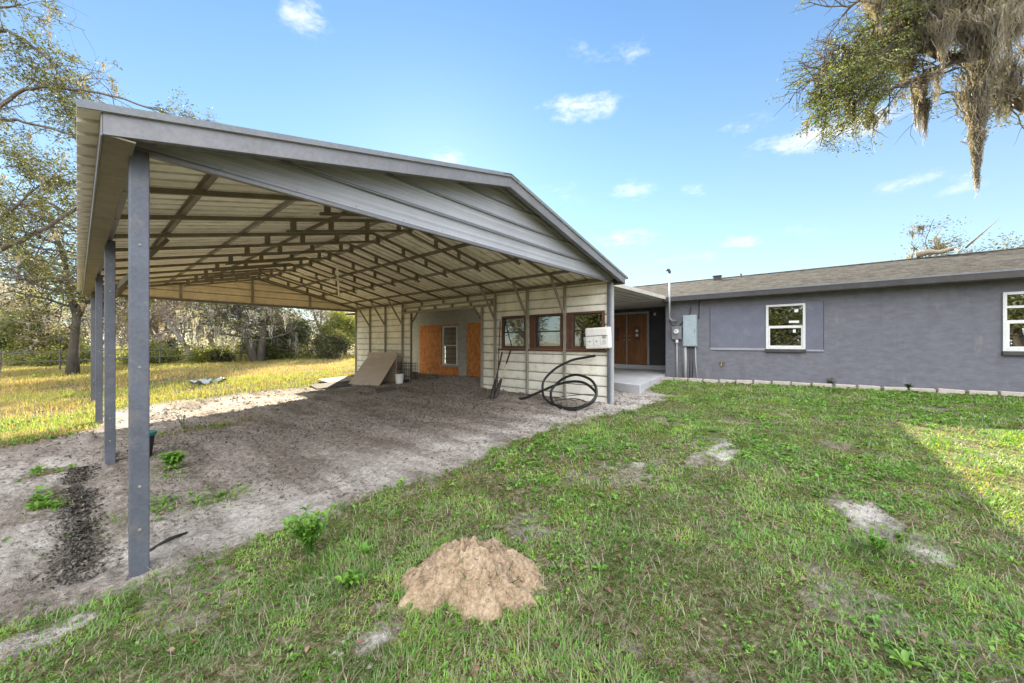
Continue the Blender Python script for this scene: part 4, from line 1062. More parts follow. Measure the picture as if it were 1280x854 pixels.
# weeds creeping on the bare soil under and left of the carport
n0 = 16000
D = rs.uniform(2.2, 11, n0); u = rs.uniform(-120, 640, n0); X, Y = in_front(u, D)
G, S, Dk = masks(X, Y); ok = (Y > 3.5) & (Y < 12.7) & (rs.rand(n0) < np.clip(G*1.1-.12,0,1)*.55)
X, Y = X[ok], Y[ok]
V, T, A = leaf_blades(X, Y, gh_full(X,Y)+.01, 8, .035+.07*rs.rand(len(X))**2, 5, .7, .3)
o = link('soil_weeds', tri_mesh('soil_weeds', V, T, {'rnd':A}), M['weed']); tag(o, 'scattered green weeds on the bare soil round the posts', 'weeds', kind='stuff')
# field grass beyond the carport
n0 = 330000
D = rs.uniform(5.5, 31, n0); u = rs.uniform(-260, 700, n0); X, Y = in_front(u, D)
G, S, Dk = masks(X, Y); ok = (Y > 8.2) & (rs.rand(n0) < np.clip(G,0,1)*(.25+.75*sst(.3,.6,fbm(X*1.2,Y*1.2,3,111)))) & ~((X > 7.4) & (Y < 16.2))
X, Y, D = X[ok], Y[ok], D[ok]; n = len(X)
band = fbm(X*.18,Y*.7,4,113); tall = sst(.52,.72,fbm(X*.3,Y*.5,3,115))*sst(15,20,Y)
green = np.clip(.8*sst(.49,.66,band) + .8*np.exp(-((Y-13.9)/.9)**2)*(X>0), 0, 1)
rnd = np.clip(np.where(rs.rand(n) < .10+.72*green, .55+.45*rs.rand(n), .42*rs.rand(n)), 0, 1)
V, T, A = blades(X, Y, (.07+.10*rs.rand(n)+.22*tall*rs.rand(n)), (.006+.006*rs.rand(n))*np.clip(D/9,.6,3)**.9, rs.rand(n)*6.28, np.clip(rs.normal(.7,.35,n),.05,1.35), rnd)
o = link('field_grass', tri_mesh('field_grass', V, T, {'rnd':A}), M['fieldgrass']); tag(o, 'yellow-green and brown field grass behind the carport', 'grass', kind='stuff')
# leaf litter and chips on the soil
n0 = 60000
D = rs.uniform(2.0, 16, n0); u = rs.uniform(-150, 1000, n0); X, Y = in_front(u, D)
G, S, Dk = masks(X, Y); ok = (Y > 3.3) & (X < 9) & (Y < 13.5) & (rs.rand(n0) < np.clip(.10+.9*Dk,0,1)*(1-G)*(1-.7*S)*.8)
X, Y, D = X[ok], Y[ok], D[ok]; n = len(X)
V, T, A = blades(X, Y, (.02+.05*rs.rand(n)**2)*np.clip(D/5,.7,2)**.5, (.008+.014*rs.rand(n))*np.clip(D/5,.7,2)**.5, rs.rand(n)*6.28, np.clip(rs.normal(1.35,.2,n),.8,1.7), rs.rand(n), .15)
V[:,2] += .012
o = link('leaf_litter', tri_mesh('leaf_litter', V, T, {'rnd':A}), M['litter']); tag(o, 'dark leaf litter and chips strewn on the carport soil', 'leaf litter', kind='stuff')

# clods on the bare soil, fallen leaves on the lawn
n0 = 60000
D = rs.uniform(2.0, 13, n0); u = rs.uniform(-150, 900, n0); X, Y = in_front(u, D)
G, S, Dk = masks(X, Y); ok = (Y > 3.2) & (X < 9.2) & (Y < 13.5) & (rs.rand(n0) < (1-np.clip(G*1.6,0,1))*np.clip(.1+1.3*sst(.4,.65,fbm(X*2.2,Y*2.2,3,117)),0,1)*.5)
X, Y, D = X[ok], Y[ok], D[ok]; n = len(X); sz = (.005+.017*rs.rand(n)**3)*np.clip(D/4,.8,1.6)
oc = np.array([(1,0,0),(-.8,.2,0),(0,1,0),(.1,-1,0),(0,.1,.7),(0,0,-.6)],float)
of = np.array([(0,2,4),(2,1,4),(1,3,4),(3,0,4),(2,0,5),(1,2,5),(3,1,5),(0,3,5)])
ang = rs.rand(n)*6.28; ca, sa = np.cos(ang), np.sin(ang)
P = oc[None]*sz[:,None,None]*rs.uniform(.6,1.4,(n,6,1)); P2 = P.copy(); P2[:,:,0] = P[:,:,0]*ca[:,None]-P[:,:,1]*sa[:,None]; P2[:,:,1] = P[:,:,0]*sa[:,None]+P[:,:,1]*ca[:,None]
P2 += np.stack([X,Y,gh_full(X,Y)+sz*.15],1)[:,None]
V = P2.reshape(-1,3); T = (of[None]+(np.arange(n)*6)[:,None,None]).reshape(-1,3)
o = link('soil_clods', tri_mesh('soil_clods', V, T), ground.data.materials[0]); tag(o, 'crumbs and clods of sandy soil on the bare ground', 'soil', kind='stuff')
n = 6000
X = .02+rs.normal(0,.068,n); Y = rs.uniform(3.9,7.4,n); ok = rs.rand(n) < sst(.3,.6,fbm(X*3,Y*3,3,119)+.12); X, Y = X[ok], Y[ok]; n = len(X)
V, T, A = blades(X, Y, .012+.03*rs.rand(n)**2, .008+.012*rs.rand(n), rs.rand(n)*6.28, np.clip(rs.normal(1.3,.25,n),.6,1.7), rs.rand(n)**2, .15)
V[:,2] += .012
o = link('drip_line_gravel', tri_mesh('drip_line_gravel', V, T, {'rnd':A}), M['litter']); tag(o, 'dark chips washed along the roof drip line by the posts', 'gravel', kind='stuff')
X, Y, D = lawn(2600, 1.1, 10); n = len(X)
V, T, A = leaf_blades(X, Y, gh_full(X,Y)+.02, 1, np.full(n,.045), 71, .15, .5)
o = link('fallen_leaves', tri_mesh('fallen_leaves', V, T, {'rnd':A}), M['dead_leaf']); tag(o, 'brown fallen leaves strewn over the lawn', 'fallen leaves', kind='stuff')

# individual weeds one can pick out
def weed_plant(name, x, y, n, Lm, label, seed, h=.0, mat='weed', cat='weed plant', lift=.75, wid=.3):
    rng = np.random.RandomState(seed); e = empty(name, (x, y, G0(x,y)), label, cat)
    z = G0(x,y); m = MB(); cx=[];cy=[];cz=[]
    for q in range(n):
        a = rng.rand()*6.28; s = rng.uniform(.15,1)*h
        tip = np.array([x+math.cos(a)*s*.55, y+math.sin(a)*s*.55, z+h*rng.uniform(.5,1)])
        if h > 0: m.tube([(x+rng.normal(0,.012),y+rng.normal(0,.012),z-.01), (x+(tip[0]-x)*.4,y+(tip[1]-y)*.4,z+(tip[2]-z)*.55), tip], [.005,.004,.002], 5)
        for f in ((.45,.7,1.) if h > 0 else (0,)):
            p = np.array([x,y,z+.01])*(1-f)+tip*f if h > 0 else np.array([x,y,z+.012])
            cx.append(p[0]);cy.append(p[1]);cz.append(p[2])
    V,T,A = leaf_blades(np.array(cx),np.array(cy),np.array(cz), 6 if h > 0 else 9, np.full(len(cx),Lm), seed, lift, wid)
    link('leaves', tri_mesh('leaves', V, T, {'rnd':A}), M[mat], e)
    if h > 0: m.build('stem', M['weed'], e)
weed_plant('weed_plant', 1.12, 2.92, 18, .075, 'knee-high leafy green weed standing at the edge of sand and lawn', 21, .30)
weed_plant('weed_rosette', 1.37, 2.58, 2, .10, 'small bright rosette weed just right of the leafy green weed', 22)
weed_plant('weed_rosette', 1.12, 2.32, 3, .09, 'low bushy green weed in the grass between leafy weed and small pale mound', 23, .08)
weed_plant('weed_rosette', 2.50, -.26, 2, .08, 'bright broad-leaved rosette weed in the near right lawn', 24)
weed_plant('weed_rosette', 3.55, -.25, 3, .08, 'upright pale green weed growing in front of the right sand mound', 25, .14)
weed_plant('weed_rosette', 2.25, 1.15, 2, .07, 'yellow-green rosette weed right of the large tan mound', 26)
weed_plant('weed_clump', .78, 6.25, 16, .10, 'bright green weed clump on the soil behind the nearest post', 27, .16, lift=.5)
weed_plant('dead_weed', 1.25, 8.9, 5, .035, 'thin dead dark weed stalk standing at the shadow edge behind the pot', 28, .38, 'litter', lift=.4)
weed_plant('dead_shrub', 12.28, .0, 14, .05, 'dark dead scrubby shrub at the foot of the slate wall', 29, .22, 'litter', lift=.5)
weed_plant('dark_tuft', 12.28, -1.35, 8, .06, 'small dark green tuft growing against the slate wall', 30, .14, 'leaf_dark')
for q,(x,y) in enumerate(((1.58,1.62),(1.72,1.55))):
    weed_plant('dry_stalk', x, y, 4, .03, ('thin dry weed stalk on the left front slope of the large tan mound','thin dry weed stalk in front of the large tan mound')[q], 31+q, .24, 'straw', lift=.9)

# ------------------------------------------------------------------ trees
def leaf_cloud(pts, per, sig, size, seed, flat=.55):
    rng = np.random.RandomState(seed); pts = np.asarray(pts)
    c = np.repeat(pts, per, 0); n = len(c)
    c = c + rng.normal(0, 1, (n,3))*sig*np.array([1,1,.75])
    d = rng.normal(0,1,(n,3)); d[:,2] *= flat; d[:,2] -= .25; d /= np.linalg.norm(d,axis=1)[:,None]
    s = np.cross(d, rng.normal(0,1,(n,3))); s /= np.linalg.norm(s,axis=1)[:,None]
    L = size*(.6+.8*rng.rand(n)); w = L*.42
    nrm = np.cross(d, s)
    a = c; t = c+d*L[:,None]; m = c+d*(L*.5)[:,None]
    V = np.stack([a, m-s*(w/2)[:,None]+nrm*(w*.2)[:,None], m+s*(w/2)[:,None]+nrm*(w*.2)[:,None], t],1).reshape(-1,3)
    i = np.arange(n)*4
    T = np.concatenate([np.stack([i,i+2,i+1],1), np.stack([i+1,i+2,i+3],1)])
    cl = np.repeat(rng.rand(len(pts)), per)
    A = np.repeat(np.clip(.45*cl+.6*rng.rand(n)-.05,0,1), 4)
    return V, T, A
def moss_cloud(anchors, seed, per=40, length=1., width=.12, w=.012, seg=5):
    """hanging wiggly ribbons. anchors rows: x,y,z,length,spread"""
    rng = np.random.RandomState(seed); Vs=[];Ts=[];As=[]; base=0
    for (x,y,z,ln,sp) in anchors:
        n = int(per)
        r = np.abs(rng.normal(0,1,n)); a = rng.rand(n)*6.28
        ox = np.cos(a)*r*sp*.5; oy = np.sin(a)*r*sp*.5
        l = ln*np.clip(1-r*.42+rng.normal(0,.12,n),.12,1.1)*rng.uniform(.45,1,n)
        oz = rng.uniform(-.12,.18,n)*ln*.6
        ph = rng.rand(n)*6.28; fr = rng.uniform(5,22,n)
        P = []
        for k in range(seg+1):
            f = k/seg; am = .012+.035*ln*f*(.4+.6*rng.rand(n))
            px = x+ox*(1-.55*f)+am*np.sin(ph+fr*f); py = y+oy*(1-.55*f)+am*np.cos(ph*1.7+fr*.8*f); pz = z+oz-l*f
            P.append(np.stack([px,py,pz],1))
        an = rng.rand(n)*6.28; side = np.stack([np.cos(an),np.sin(an),rng.normal(0,.3,n)],1)
        ww = w*rng.uniform(.5,1.4,n)
        V = []
        for k in range(seg+1):
            f = k/seg; wd = ww*(1-.75*f)*(.7+.6*rng.rand(n))
            V += [P[k]-side*wd[:,None]/2, P[k]+side*wd[:,None]/2]
        V = np.stack(V,1).reshape(-1,3); m = 2*(seg+1)
        i = base+np.arange(n)*m
        for k in range(seg):
            Ts.append(np.stack([i+2*k,i+2*k+1,i+2*k+3],1)); Ts.append(np.stack([i+2*k,i+2*k+3,i+2*k+2],1))
        Vs.append(V); base += len(V); As.append(np.repeat(np.clip(rng.rand()*.4+rng.rand(n)*.6,0,1), m))
    return np.concatenate(Vs), np.concatenate(Ts), np.concatenate(As)

def grow(mb, p, d, L, r, lev, maxlev, tips, rng, prm):
    nseg = prm.get('nseg',5); pts=[np.array(p)]; dirs=[]; d = np.array(d)/np.linalg.norm(d)
    for i in range(nseg):
        d = d + rng.normal(0,prm['wig'],3) + np.array([0,0,prm['up'] if lev else prm.get('tup',.02)])
        d /= np.linalg.norm(d); pts.append(pts[-1]+d*L/nseg); dirs.append(d.copy())
    r1 = r*(.55 if lev < maxlev else .3)
    rad = list(np.linspace(r, r1, nseg+1))
    if lev == 0: rad[0] *= prm.get('flare',1.25)
    mb.tube(pts, rad, (9,7,5,4,3)[min(lev,4)], cap=lev<2)
    if lev >= maxlev:
        tips += pts[2:]; return
    if lev == maxlev-1: tips += pts[-2:]
    nch = prm['nch'][lev]
    for k in range(nch):
        f = prm.get('start',.35) + (1-prm.get('start',.35))*(k+rng.uniform(.2,1))/nch
        if lev: f = .25+.75*(k+rng.uniform(.2,1))/nch
        f = min(f,.999); i = int(f*nseg); q = f*nseg-i
        pp = pts[i]*(1-q)+pts[i+1]*q
        perp = np.cross(dirs[i], rng.normal(0,1,3)); perp /= np.linalg.norm(perp)
        dd = dirs[i]*(1-prm['spread'])+perp*prm['spread']*1.2
        if lev == 0: dd[2] = max(dd[2], prm.get('minz',.1))
        grow(mb, pp, dd, L*prm['ratio']*rng.uniform(.75,1.25)*(1.15-.45*f if lev==0 else 1), max(.006,(r*(1-f)+r1*f)*.62), lev+1, maxlev, tips, rng, prm)

SHRUB = dict(wig=.3, up=.06, nch=[7,5,4], spread=.66, ratio=.66, start=.05, trunk=.5, minz=.0, flare=1.1, gap=.42)
def tree(name, x, y, H, r, label, cat, seed, leafm, prm, per=14, sig=.28, size=.12, barkm='bark', lev=3, moss=None, group=None, lean=(0,0), crown='crown', z=None, zc=1.):
    rng = np.random.RandomState(seed); z0 = G0(x,y) if z is None else z
    e = empty(name, (x,y,z0), label, cat, group)
    mb = MB(); tips=[]
    grow(mb, (x,y,z0-.15), (lean[0],lean[1],1), H*prm.get('trunk',.55), r, 0, lev, tips, rng, prm)
    mb.build('trunk', M[barkm], e, smooth=True)
    tips = np.array(tips)
    if per:
        # thin out whole twigs unevenly so that the sky shows through
        keep = fbm(tips[:,0]*.9+tips[:,2]*.6, tips[:,1]*.9+tips[:,2]*.35, 3, seed%50) > prm.get('gap',.36)
        V,T,A = leaf_cloud(tips[keep], per, sig, size, seed+1)
        link(crown, tri_mesh(crown, V, T, {'rnd':A}), M[leafm], e)
    if moss:
        n, ln, w, mt = moss
        pick = tips[rng.choice(len(tips), min(n,len(tips)), False)]
        V,T,A = moss_cloud([(p[0],p[1],p[2],ln*rng.uniform(.5,1.3),.35*ln) for p in pick], seed+2, 26, w=w)
        link('moss', tri_mesh('moss', V, T, {'rnd':A}), M[mt], e)
    return e

BUSH = dict(wig=.22, up=.04, nch=[9,5,4], spread=.62, ratio=.62, start=.08, trunk=.5, minz=.05, flare=1.1, gap=.30)
OAK = dict(wig=.20, up=.03, nch=[7,5,5], spread=.60, ratio=.68, start=.42, trunk=.5, gap=.38)
BARE = dict(wig=.20, up=.05, nch=[9,6,5], spread=.52, ratio=.56, start=.22, trunk=.72, gap=.42)
TALL = dict(wig=.13, up=.06, nch=[10,5,4], spread=.60, ratio=.42, start=.3, trunk=.85, gap=.34)

# --- oak at the left edge of the field, its trunk forking low
e = empty('field_oak', (-.12,28.28,0), 'stout oak with leaning forked trunk at the left edge of the field', 'tree')
mb = MB(); tips=[]; rng = np.random.RandomState(40)
T0 = [(-.16,28.28,-.2),(-.12,28.28,1.16),(-.05,28.22,2.34),(.02,28.16,3.05)]
mb.tube(T0, [.28,.19,.175,.17], 12)
for pl, r0 in (([(-.0,28.19,2.9),(-.22,28.40,3.91),(-.30,28.49,4.9),(-.5,28.7,6.2),(-.9,29,7.6)], .16), ([(.02,28.16,2.9),(.24,27.87,3.72),(.39,27.69,4.5),(.7,27.4,5.6),(1.2,27.2,6.9)], .15)):
    mb.tube(pl, list(np.linspace(r0,.08,5)), 8)
    for q in range(13):
        f = rng.uniform(.1,3.9); i = int(f); p = np.array(pl[i])*(1-f+i)+np.array(pl[i+1])*(f-i)
        d = rng.normal(0,1,3); d[2] = abs(d[2])*.45
        grow(mb, p, d, rng.uniform(1.8,3.2), .06, 1, 3, tips, rng, OAK)
mb.build('trunk', M['bark'], e, smooth=True)
tp = np.array(tips); kp = fbm(tp[:,0]*.8+tp[:,2]*.5, tp[:,1]*.8+tp[:,2]*.3, 3, 7) > .40
V,T,A = leaf_cloud(tp[kp], 7, .22, .12, 41); link('crown', tri_mesh('crown', V, T, {'rnd':A}), M['leaf_olive'], e)

# --- big oak off to the left whose limbs reach over the field
def limbed(name, loc, label, trunk, tr, limbs, lr, seed, sub, leafm, per, sig, size, prm, moss=None, barkm='bark', gap=.34, sublen=(.8,1.8)):
    e = empty(name, loc, label, 'tree'); mb = MB(); tips=[]; rng = np.random.RandomState(seed)
    mb.tube(spline(trunk,4), list(np.interp(np.linspace(0,1,len(spline(trunk,4))), np.linspace(0,1,len(tr)), tr)), 14)
    for pl, r0, ns in limbs:
        S = spline(pl, 4); n = len(S)
        S = [p+rng.normal(0,.012*r0/.05*0+.02,3) for p in S]
        mb.tube(S, list(np.linspace(r0, max(.012,r0*.2), n)), 8)
        for q in range(ns):
            f = rng.uniform(.18,1)*(n-1.01); i = int(f); p = S[i]*(1-f+i)+S[i+1]*(f-i)
            t = S[i+1]-S[i]; t = t/np.linalg.norm(t); d = t*.7+rng.normal(0,.75,3)+np.array([0,0,sub])
            grow(mb, p, d, rng.uniform(*sublen), max(.012,r0*.3*(1-f/n)), 2, 3, tips, rng, prm)
        tips += [S[-1], S[-2]]
    mb.build('trunk', M[barkm], e, smooth=True)
    tp = np.array(tips); kp = fbm(tp[:,0]*1.1+tp[:,2]*.7, tp[:,1]*1.1+tp[:,2]*.4, 3, seed%40) > gap
    V,T,A = leaf_cloud(tp[kp], per, sig, size, seed+1); link('crown', tri_mesh('crown', V, T, {'rnd':A}), M[leafm], e)
    return e, tp
LP = dict(wig=.22, up=.0, nch=[7,5,5,4], spread=.55, ratio=.55)
root = (-6.6,25.6,2.2)
e, tp = limbed('overhanging_oak', (-7,26,0), 'large oak past the left edge, its limbs reaching into the sky over the field',
   [(-7,26,-.3),(-6.9,25.9,2),(-6.6,25.6,4),(-6.4,25.3,7),(-6.0,25.0,10)], [.62,.5,.45,.36,.2],
   [([(-6.8,25.8,2.6),(-4.31,23.49,2.87),(-2.63,21.53,3.90),(-1.62,20.35,4.62),(-.78,19.37,5.24),(-.03,18.49,5.91),(.5,17.9,6.4)], 0.136, 14),
    ([(-6.5,25.5,5),(-4.31,23.49,6.22),(-2.63,21.53,8.03),(-1.62,20.35,8.80),(-.95,19.57,8.67),(-.03,18.49,8.29)], 0.099, 16),
    ([(-4.31,23.49,6.6),(-2.63,21.53,8.03),(-1.62,20.35,9.32),(-.95,19.57,9.83),(-.11,18.59,9.78),(.73,17.61,9.58),(1.74,16.43,9.06),(2.41,15.65,8.8)], 0.074, 30),
    ([(-6.3,25.3,7.5),(-4.31,23.49,9.58),(-2.63,21.53,11.12),(-1.62,20.35,11.64),(-1.12,19.76,11.38),(-.61,19.17,10.74),(-.36,18.88,10.22)], 0.087, 24),
    ([(-6.1,25.1,9),(-3.30,22.31,12.16),(-1.62,20.35,12.41),(-1.20,19.86,12.54)], 0.074, 14),
    ([(-2.63,21.53,3.90),(-1.62,20.35,3.77),(-.95,19.57,3.64),(-.28,18.78,3.77)], 0.043, 12),
    ([(-1.62,20.35,5.45),(-.95,19.57,6.48),(-.11,18.59,7.12)], 0.043, 14),
    ([(-4.31,23.49,4.9),(-2.6,21.5,5.6),(-1.5,20.3,6.1),(-.7,19.4,6.0)], 0.062, 16),
    ([(-1.62,20.35,4.62),(-1.12,19.76,3.64),(-.61,19.17,3.38)], 0.031, 10)],
   1, 50, .05, 'leaf_olive', 14, .10, .085, LP, gap=.45)
rng = np.random.RandomState(51); pk = tp[rng.choice(len(tp), 60, False)]
V,T,A = moss_cloud([(p[0],p[1],p[2],rng.uniform(.25,.7),.2) for p in pk], 52, 18, w=.02)
link('moss', tri_mesh('moss', V, T, {'rnd':A}), M['moss'], e)

# --- live oak with hanging moss reaching in from the right
LO = dict(wig=.20, up=-.03, nch=[6,5,6,4], spread=.50, ratio=.55)
J = (12.2,-5.0,5.2)
e, tp = limbed('live_oak', (10.6,-7.2,.6), 'live oak at the right of the yard, mossy branch hanging into the sky', 
   [(10.6,-7.2,.2),(10.7,-7.1,2.2),(11.2,-6.3,4.0),(11.9,-5.2,5.3),(12.0,-4.6,6.6)], [.48,.38,.33,.28,.18],
   [([(12.0,-4.7,5.6),(11.68,-3.23,5.67),(11.02,-2.59,6.08),(10.61,-2.19,6.45),(10.09,-1.69,6.61),(9.35,-.97,6.74),(8.79,-.44,6.55),(8.36,-.02,6.30)], .13, 34),
    ([(12.0,-4.6,6.4),(12.2,-4.07,7.2),(11.2,-2.76,7.37),(10.49,-2.08,7.5),(9.8,-1.41,7.49),(9.24,-.87,7.36),(8.74,-.39,6.95)], .11, 40),
    ([(12.0,-4.6,6.6),(11.68,-3.23,8.73),(10.72,-2.3,8.32),(9.8,-1.41,8.06),(9.01,-.65,7.75),(8.57,-.23,7.35)], .10, 34),
    ([(11.68,-3.23,5.67),(10.96,-2.53,5.83),(10.61,-2.19,5.88),(10.32,-1.91,5.57)], .07, 10),
    ([(10.09,-1.69,6.61),(9.69,-1.3,6.36),(9.24,-.87,6.04),(8.85,-.49,5.8)], .05, 22),
    ([(9.35,-.97,6.74),(8.9,-.55,6.21),(8.46,-.13,5.83),(8.19,.13,5.74)], .05, 26),
    ([(9.8,-1.41,7.49),(9.29,-.92,6.95),(8.85,-.49,6.35),(8.57,-.23,5.91)], .05, 26),
    ([(8.79,-.44,6.55),(8.41,-.07,6.64),(8.16,.16,6.14)], .04, 18),
    ([(12.0,-4.6,6.6),(13.2,-6.2,8.2),(14.4,-7.8,9.0)], .16, 16),
    ([(11.2,-6.2,4.2),(9.6,-8.2,6.2),(8.2,-9.6,7.4)], .16, 16)],
   1, 60, -.12, 'leaf_oak', 11, .055, .042, LO, gap=.55, sublen=(.35,.85))
rng = np.random.RandomState(61)
def moss_clump(anchors, seed, per, w=.015):
    per = int(per*1.7)
    V,T,A = moss_cloud(anchors, seed, per, w=w, seg=7); link('moss', tri_mesh('moss', V, T, {'rnd':A}), M['moss'], e)
for q, (na, ln, sp, pr_) in enumerate(((150,.22,.10,14),(90,.45,.12,26),(40,.7,.15,40))):
    pk = tp[rng.choice(len(tp), na, False)]
    pk = pk[pk[:,0] > 8.6+.4*q]
    moss_clump([(p[0],p[1],p[2],ln*rng.uniform(.5,1.4),sp) for p in pk], 600+q, pr_, .010)
def px_line(P, Q, n, ln, sp):
    P = np.array(P); Q = np.array(Q); return [tuple(P+(Q-P)*q/(n-1))+(ln*rng.uniform(.8,1.15), sp) for q in range(n)]
def drape(P, n, spread, ln, sp):
    return [(P[0]+rng.normal(0,spread), P[1]+rng.normal(0,spread), P[2]+rng.normal(0,spread*.8), ln*rng.uniform(.6,1.2), sp) for q in range(n)]
# the long streamer: stacked drapes narrowing to a tip
moss_clump(drape((9.86,-1.91,7.2),4,.22,.9,.5)+drape((9.88,-1.88,6.7),4,.16,.95,.42)+[(9.86,-1.9,6.2,1.0,.42),(9.80,-1.84,5.9,1.0,.34),(9.84,-1.88,5.55,1.05,.24),(9.83,-1.87,5.1,.95,.13),(9.83,-1.87,4.9,.85,.06)], 62, 230)
moss_clump([(9.94,-1.24,6.42,.75,.22),(9.90,-1.22,6.15,.8,.20),(9.96,-1.30,5.95,.75,.12)], 63, 150)
moss_clump([(8.59,-.23,5.86,.42,.10),(8.52,-.2,5.95,.4,.10),(8.66,-.3,5.75,.45,.05)], 64, 90)
moss_clump(drape((9.76,-1.21,7.3),6,.22,.8,.4)+drape((9.47,-1.15,7.2),5,.2,.7,.3)+drape((9.55,-1.0,7.9),5,.3,.9,.35), 65, 190)
moss_clump([(10.60,-2.34,6.24,.8,.2),(10.55,-2.30,6.5,.8,.3),(10.48,-2.54,5.95,.62,.16),(10.7,-2.6,6.0,.7,.16),(10.35,-2.2,6.0,.7,.12)], 66, 150)
moss_clump(drape((10.4,-2.3,7.4),7,.3,.9,.45)+drape((10.3,-2.1,8.1),6,.35,1.0,.4), 67, 190)
moss_clump(drape((10.9,-2.9,6.9),7,.3,1.0,.45), 68, 150)
moss_clump(drape((9.3,-.75,7.0),6,.25,.6,.25), 69, 90)
moss_clump(drape((9.9,-1.75,7.6),6,.25,1.0,.45), 690, 170)
moss_clump(drape((9.6,-1.5,8.1),5,.3,.9,.4)+drape((8.95,-.6,7.6),4,.25,.6,.25), 691, 120)

# --- woods beyond the field
WOOD = 'woods beyond the field'
# two leaning trunks in the middle
e = empty('leaning_oak', (7.85,29.3,.2), 'leaning grey trunk hung with pale moss seen through the open end of the carport', 'tree')
mb = MB(); tips=[]; rng = np.random.RandomState(70)
for pl, r0 in (([(7.86,29.28,-.1),(7.53,29.65,1.53),(7.28,29.94,2.71),(7.01,30.27,3.95),(6.76,30.55,5.29),(6.41,30.96,6.9)], .40), ([(8.02,29.1,-.1),(8.05,29.08,1.26),(8.16,28.92,2.34),(8.30,28.7,3.7),(8.6,28.6,5.2)], .34)):
    mb.tube(pl, list(np.linspace(r0*.72,.09,len(pl))), 9)
    for q in range(15):
        f = rng.uniform(1.4,len(pl)-1.05); i = int(f); p = np.array(pl[i])*(1-f+i)+np.array(pl[i+1])*(f-i)
        d = rng.normal(0,1,3); d[2] = abs(d[2])*.35
        grow(mb, p, d, rng.uniform(2,3.4), .07, 1, 3, tips, rng, OAK)
mb.build('trunk', M['bark'], e, smooth=True)
tp = np.array(tips); V,T,A = leaf_cloud(tp[::3], 7, .3, .17, 71); link('crown', tri_mesh('crown', V, T, {'rnd':A}), M['leaf_olive'], e)
pk = tp[rng.choice(len(tp), 150, False)]
V,T,A = moss_cloud([(p[0],p[1],p[2],rng.uniform(.5,1.5),.4) for p in pk], 72, 22, w=.035); link('moss', tri_mesh('moss', V, T, {'rnd':A}), M['moss_grey'], e)

def at(u, D): return in_front(u, D)
def T_(name, u, D, H, r, label, seed, leafm, prm, **kw):
    x, y = at(u, D); return tree(name, float(x), float(y), H, r, label, kw.pop('cat','tree'), seed, leafm, prm, **kw)
T_('evergreen_tree', 62, 29, 7.5, .16, 'broad yellow-green evergreen behind the back fence left of the stout oak', 80, 'leaf_yellow', BUSH, per=26, sig=.34, size=.17)
T_('evergreen_tree', 45, 33, 6.0, .16, 'dark green evergreen low behind the fence at the left', 81, 'leaf_dark', BUSH, per=30, sig=.36, size=.18)
T_('evergreen_tree', -55, 30, 8, .18, 'yellow-green evergreen past the left edge behind the fence', 82, 'leaf_yellow', BUSH, per=24, sig=.36, size=.18)
T_('bare_tree', 14, 27.5, 6.2, .12, 'grey bare bushy tree by the fence at the far left', 83, 'leaf_rust', BARE, per=3, sig=.25, size=.12, barkm='bark_grey', moss=(40,.7,.03,'moss_grey'))
T_('bare_tree', 205, 30, 8.5, .16, 'pale bare tree full of grey moss just right of the nearest post', 84, 'leaf_rust', BARE, per=5, sig=.3, size=.15, barkm='bark_grey', moss=(120,1.1,.035,'moss_grey'))
T_('bare_tree', 236, 27.5, 7.2, .15, 'rusty pink bare tree second from the post under the far gable', 85, 'leaf_rust', BARE, per=11, sig=.35, size=.15, barkm='bark_grey', moss=(60,.9,.035,'moss_grey'))
T_('bare_tree', 268, 32, 9, .2, 'grey bare tree with long moss left of the leaning trunk', 86, 'leaf_rust', BARE, per=6, sig=.35, size=.16, barkm='bark_grey', moss=(150,1.4,.04,'moss_grey'))
T_('evergreen_tree', 352, 29, 5.2, .13, 'dark green evergreen right of the leaning trunk', 87, 'leaf_dark', BUSH, per=28, sig=.32, size=.17)
T_('evergreen_tree', 376, 34, 5.4, .15, 'olive green tree behind the dark evergreen', 88, 'leaf_olive', BUSH, per=24, sig=.36, size=.17)
T_('bare_tree', 412, 33, 6.6, .14, 'thin bare tree near the sided wall end of the far opening', 89, 'leaf_rust', BARE, per=5, sig=.3, size=.15, barkm='bark_grey')
T_('evergreen_tree', 432, 31, 5.4, .13, 'yellow-green tree against the far end of the sided wall', 90, 'leaf_yellow', BUSH, per=22, sig=.32, size=.16)
T_('bare_tree', 312, 37, 9, .2, 'tall bare tree far behind the leaning trunk', 91, 'leaf_olive', BARE, per=8, sig=.4, size=.18, barkm='bark_grey', moss=(110,1.3,.045,'moss_grey'))
T_('bare_tree', 452, 36, 6.6, .16, 'bare tree just hidden behind the far end of the wall', 92, 'leaf_rust', BARE, per=5, sig=.3, size=.16, barkm='bark_grey')
T_('bare_tree', 160, 33, 8, .16, 'bare tree behind the row of left posts', 93, 'leaf_rust', BARE, per=7, sig=.34, size=.16, barkm='bark_grey', moss=(70,1.,.04,'moss_grey'))
T_('bare_tree', 118, 34, 7.5, .16, 'olive-leaved tree beyond the fence beside the stout oak', 94, 'leaf_olive', BARE, per=16, sig=.38, size=.17, barkm='bark_grey')
T_('bare_tree', -10, 37, 10, .2, 'tall pale bare tree far behind at the left edge', 95, 'leaf_rust', BARE, per=8, sig=.42, size=.18, barkm='bark_grey', moss=(90,1.2,.045,'moss_grey'))
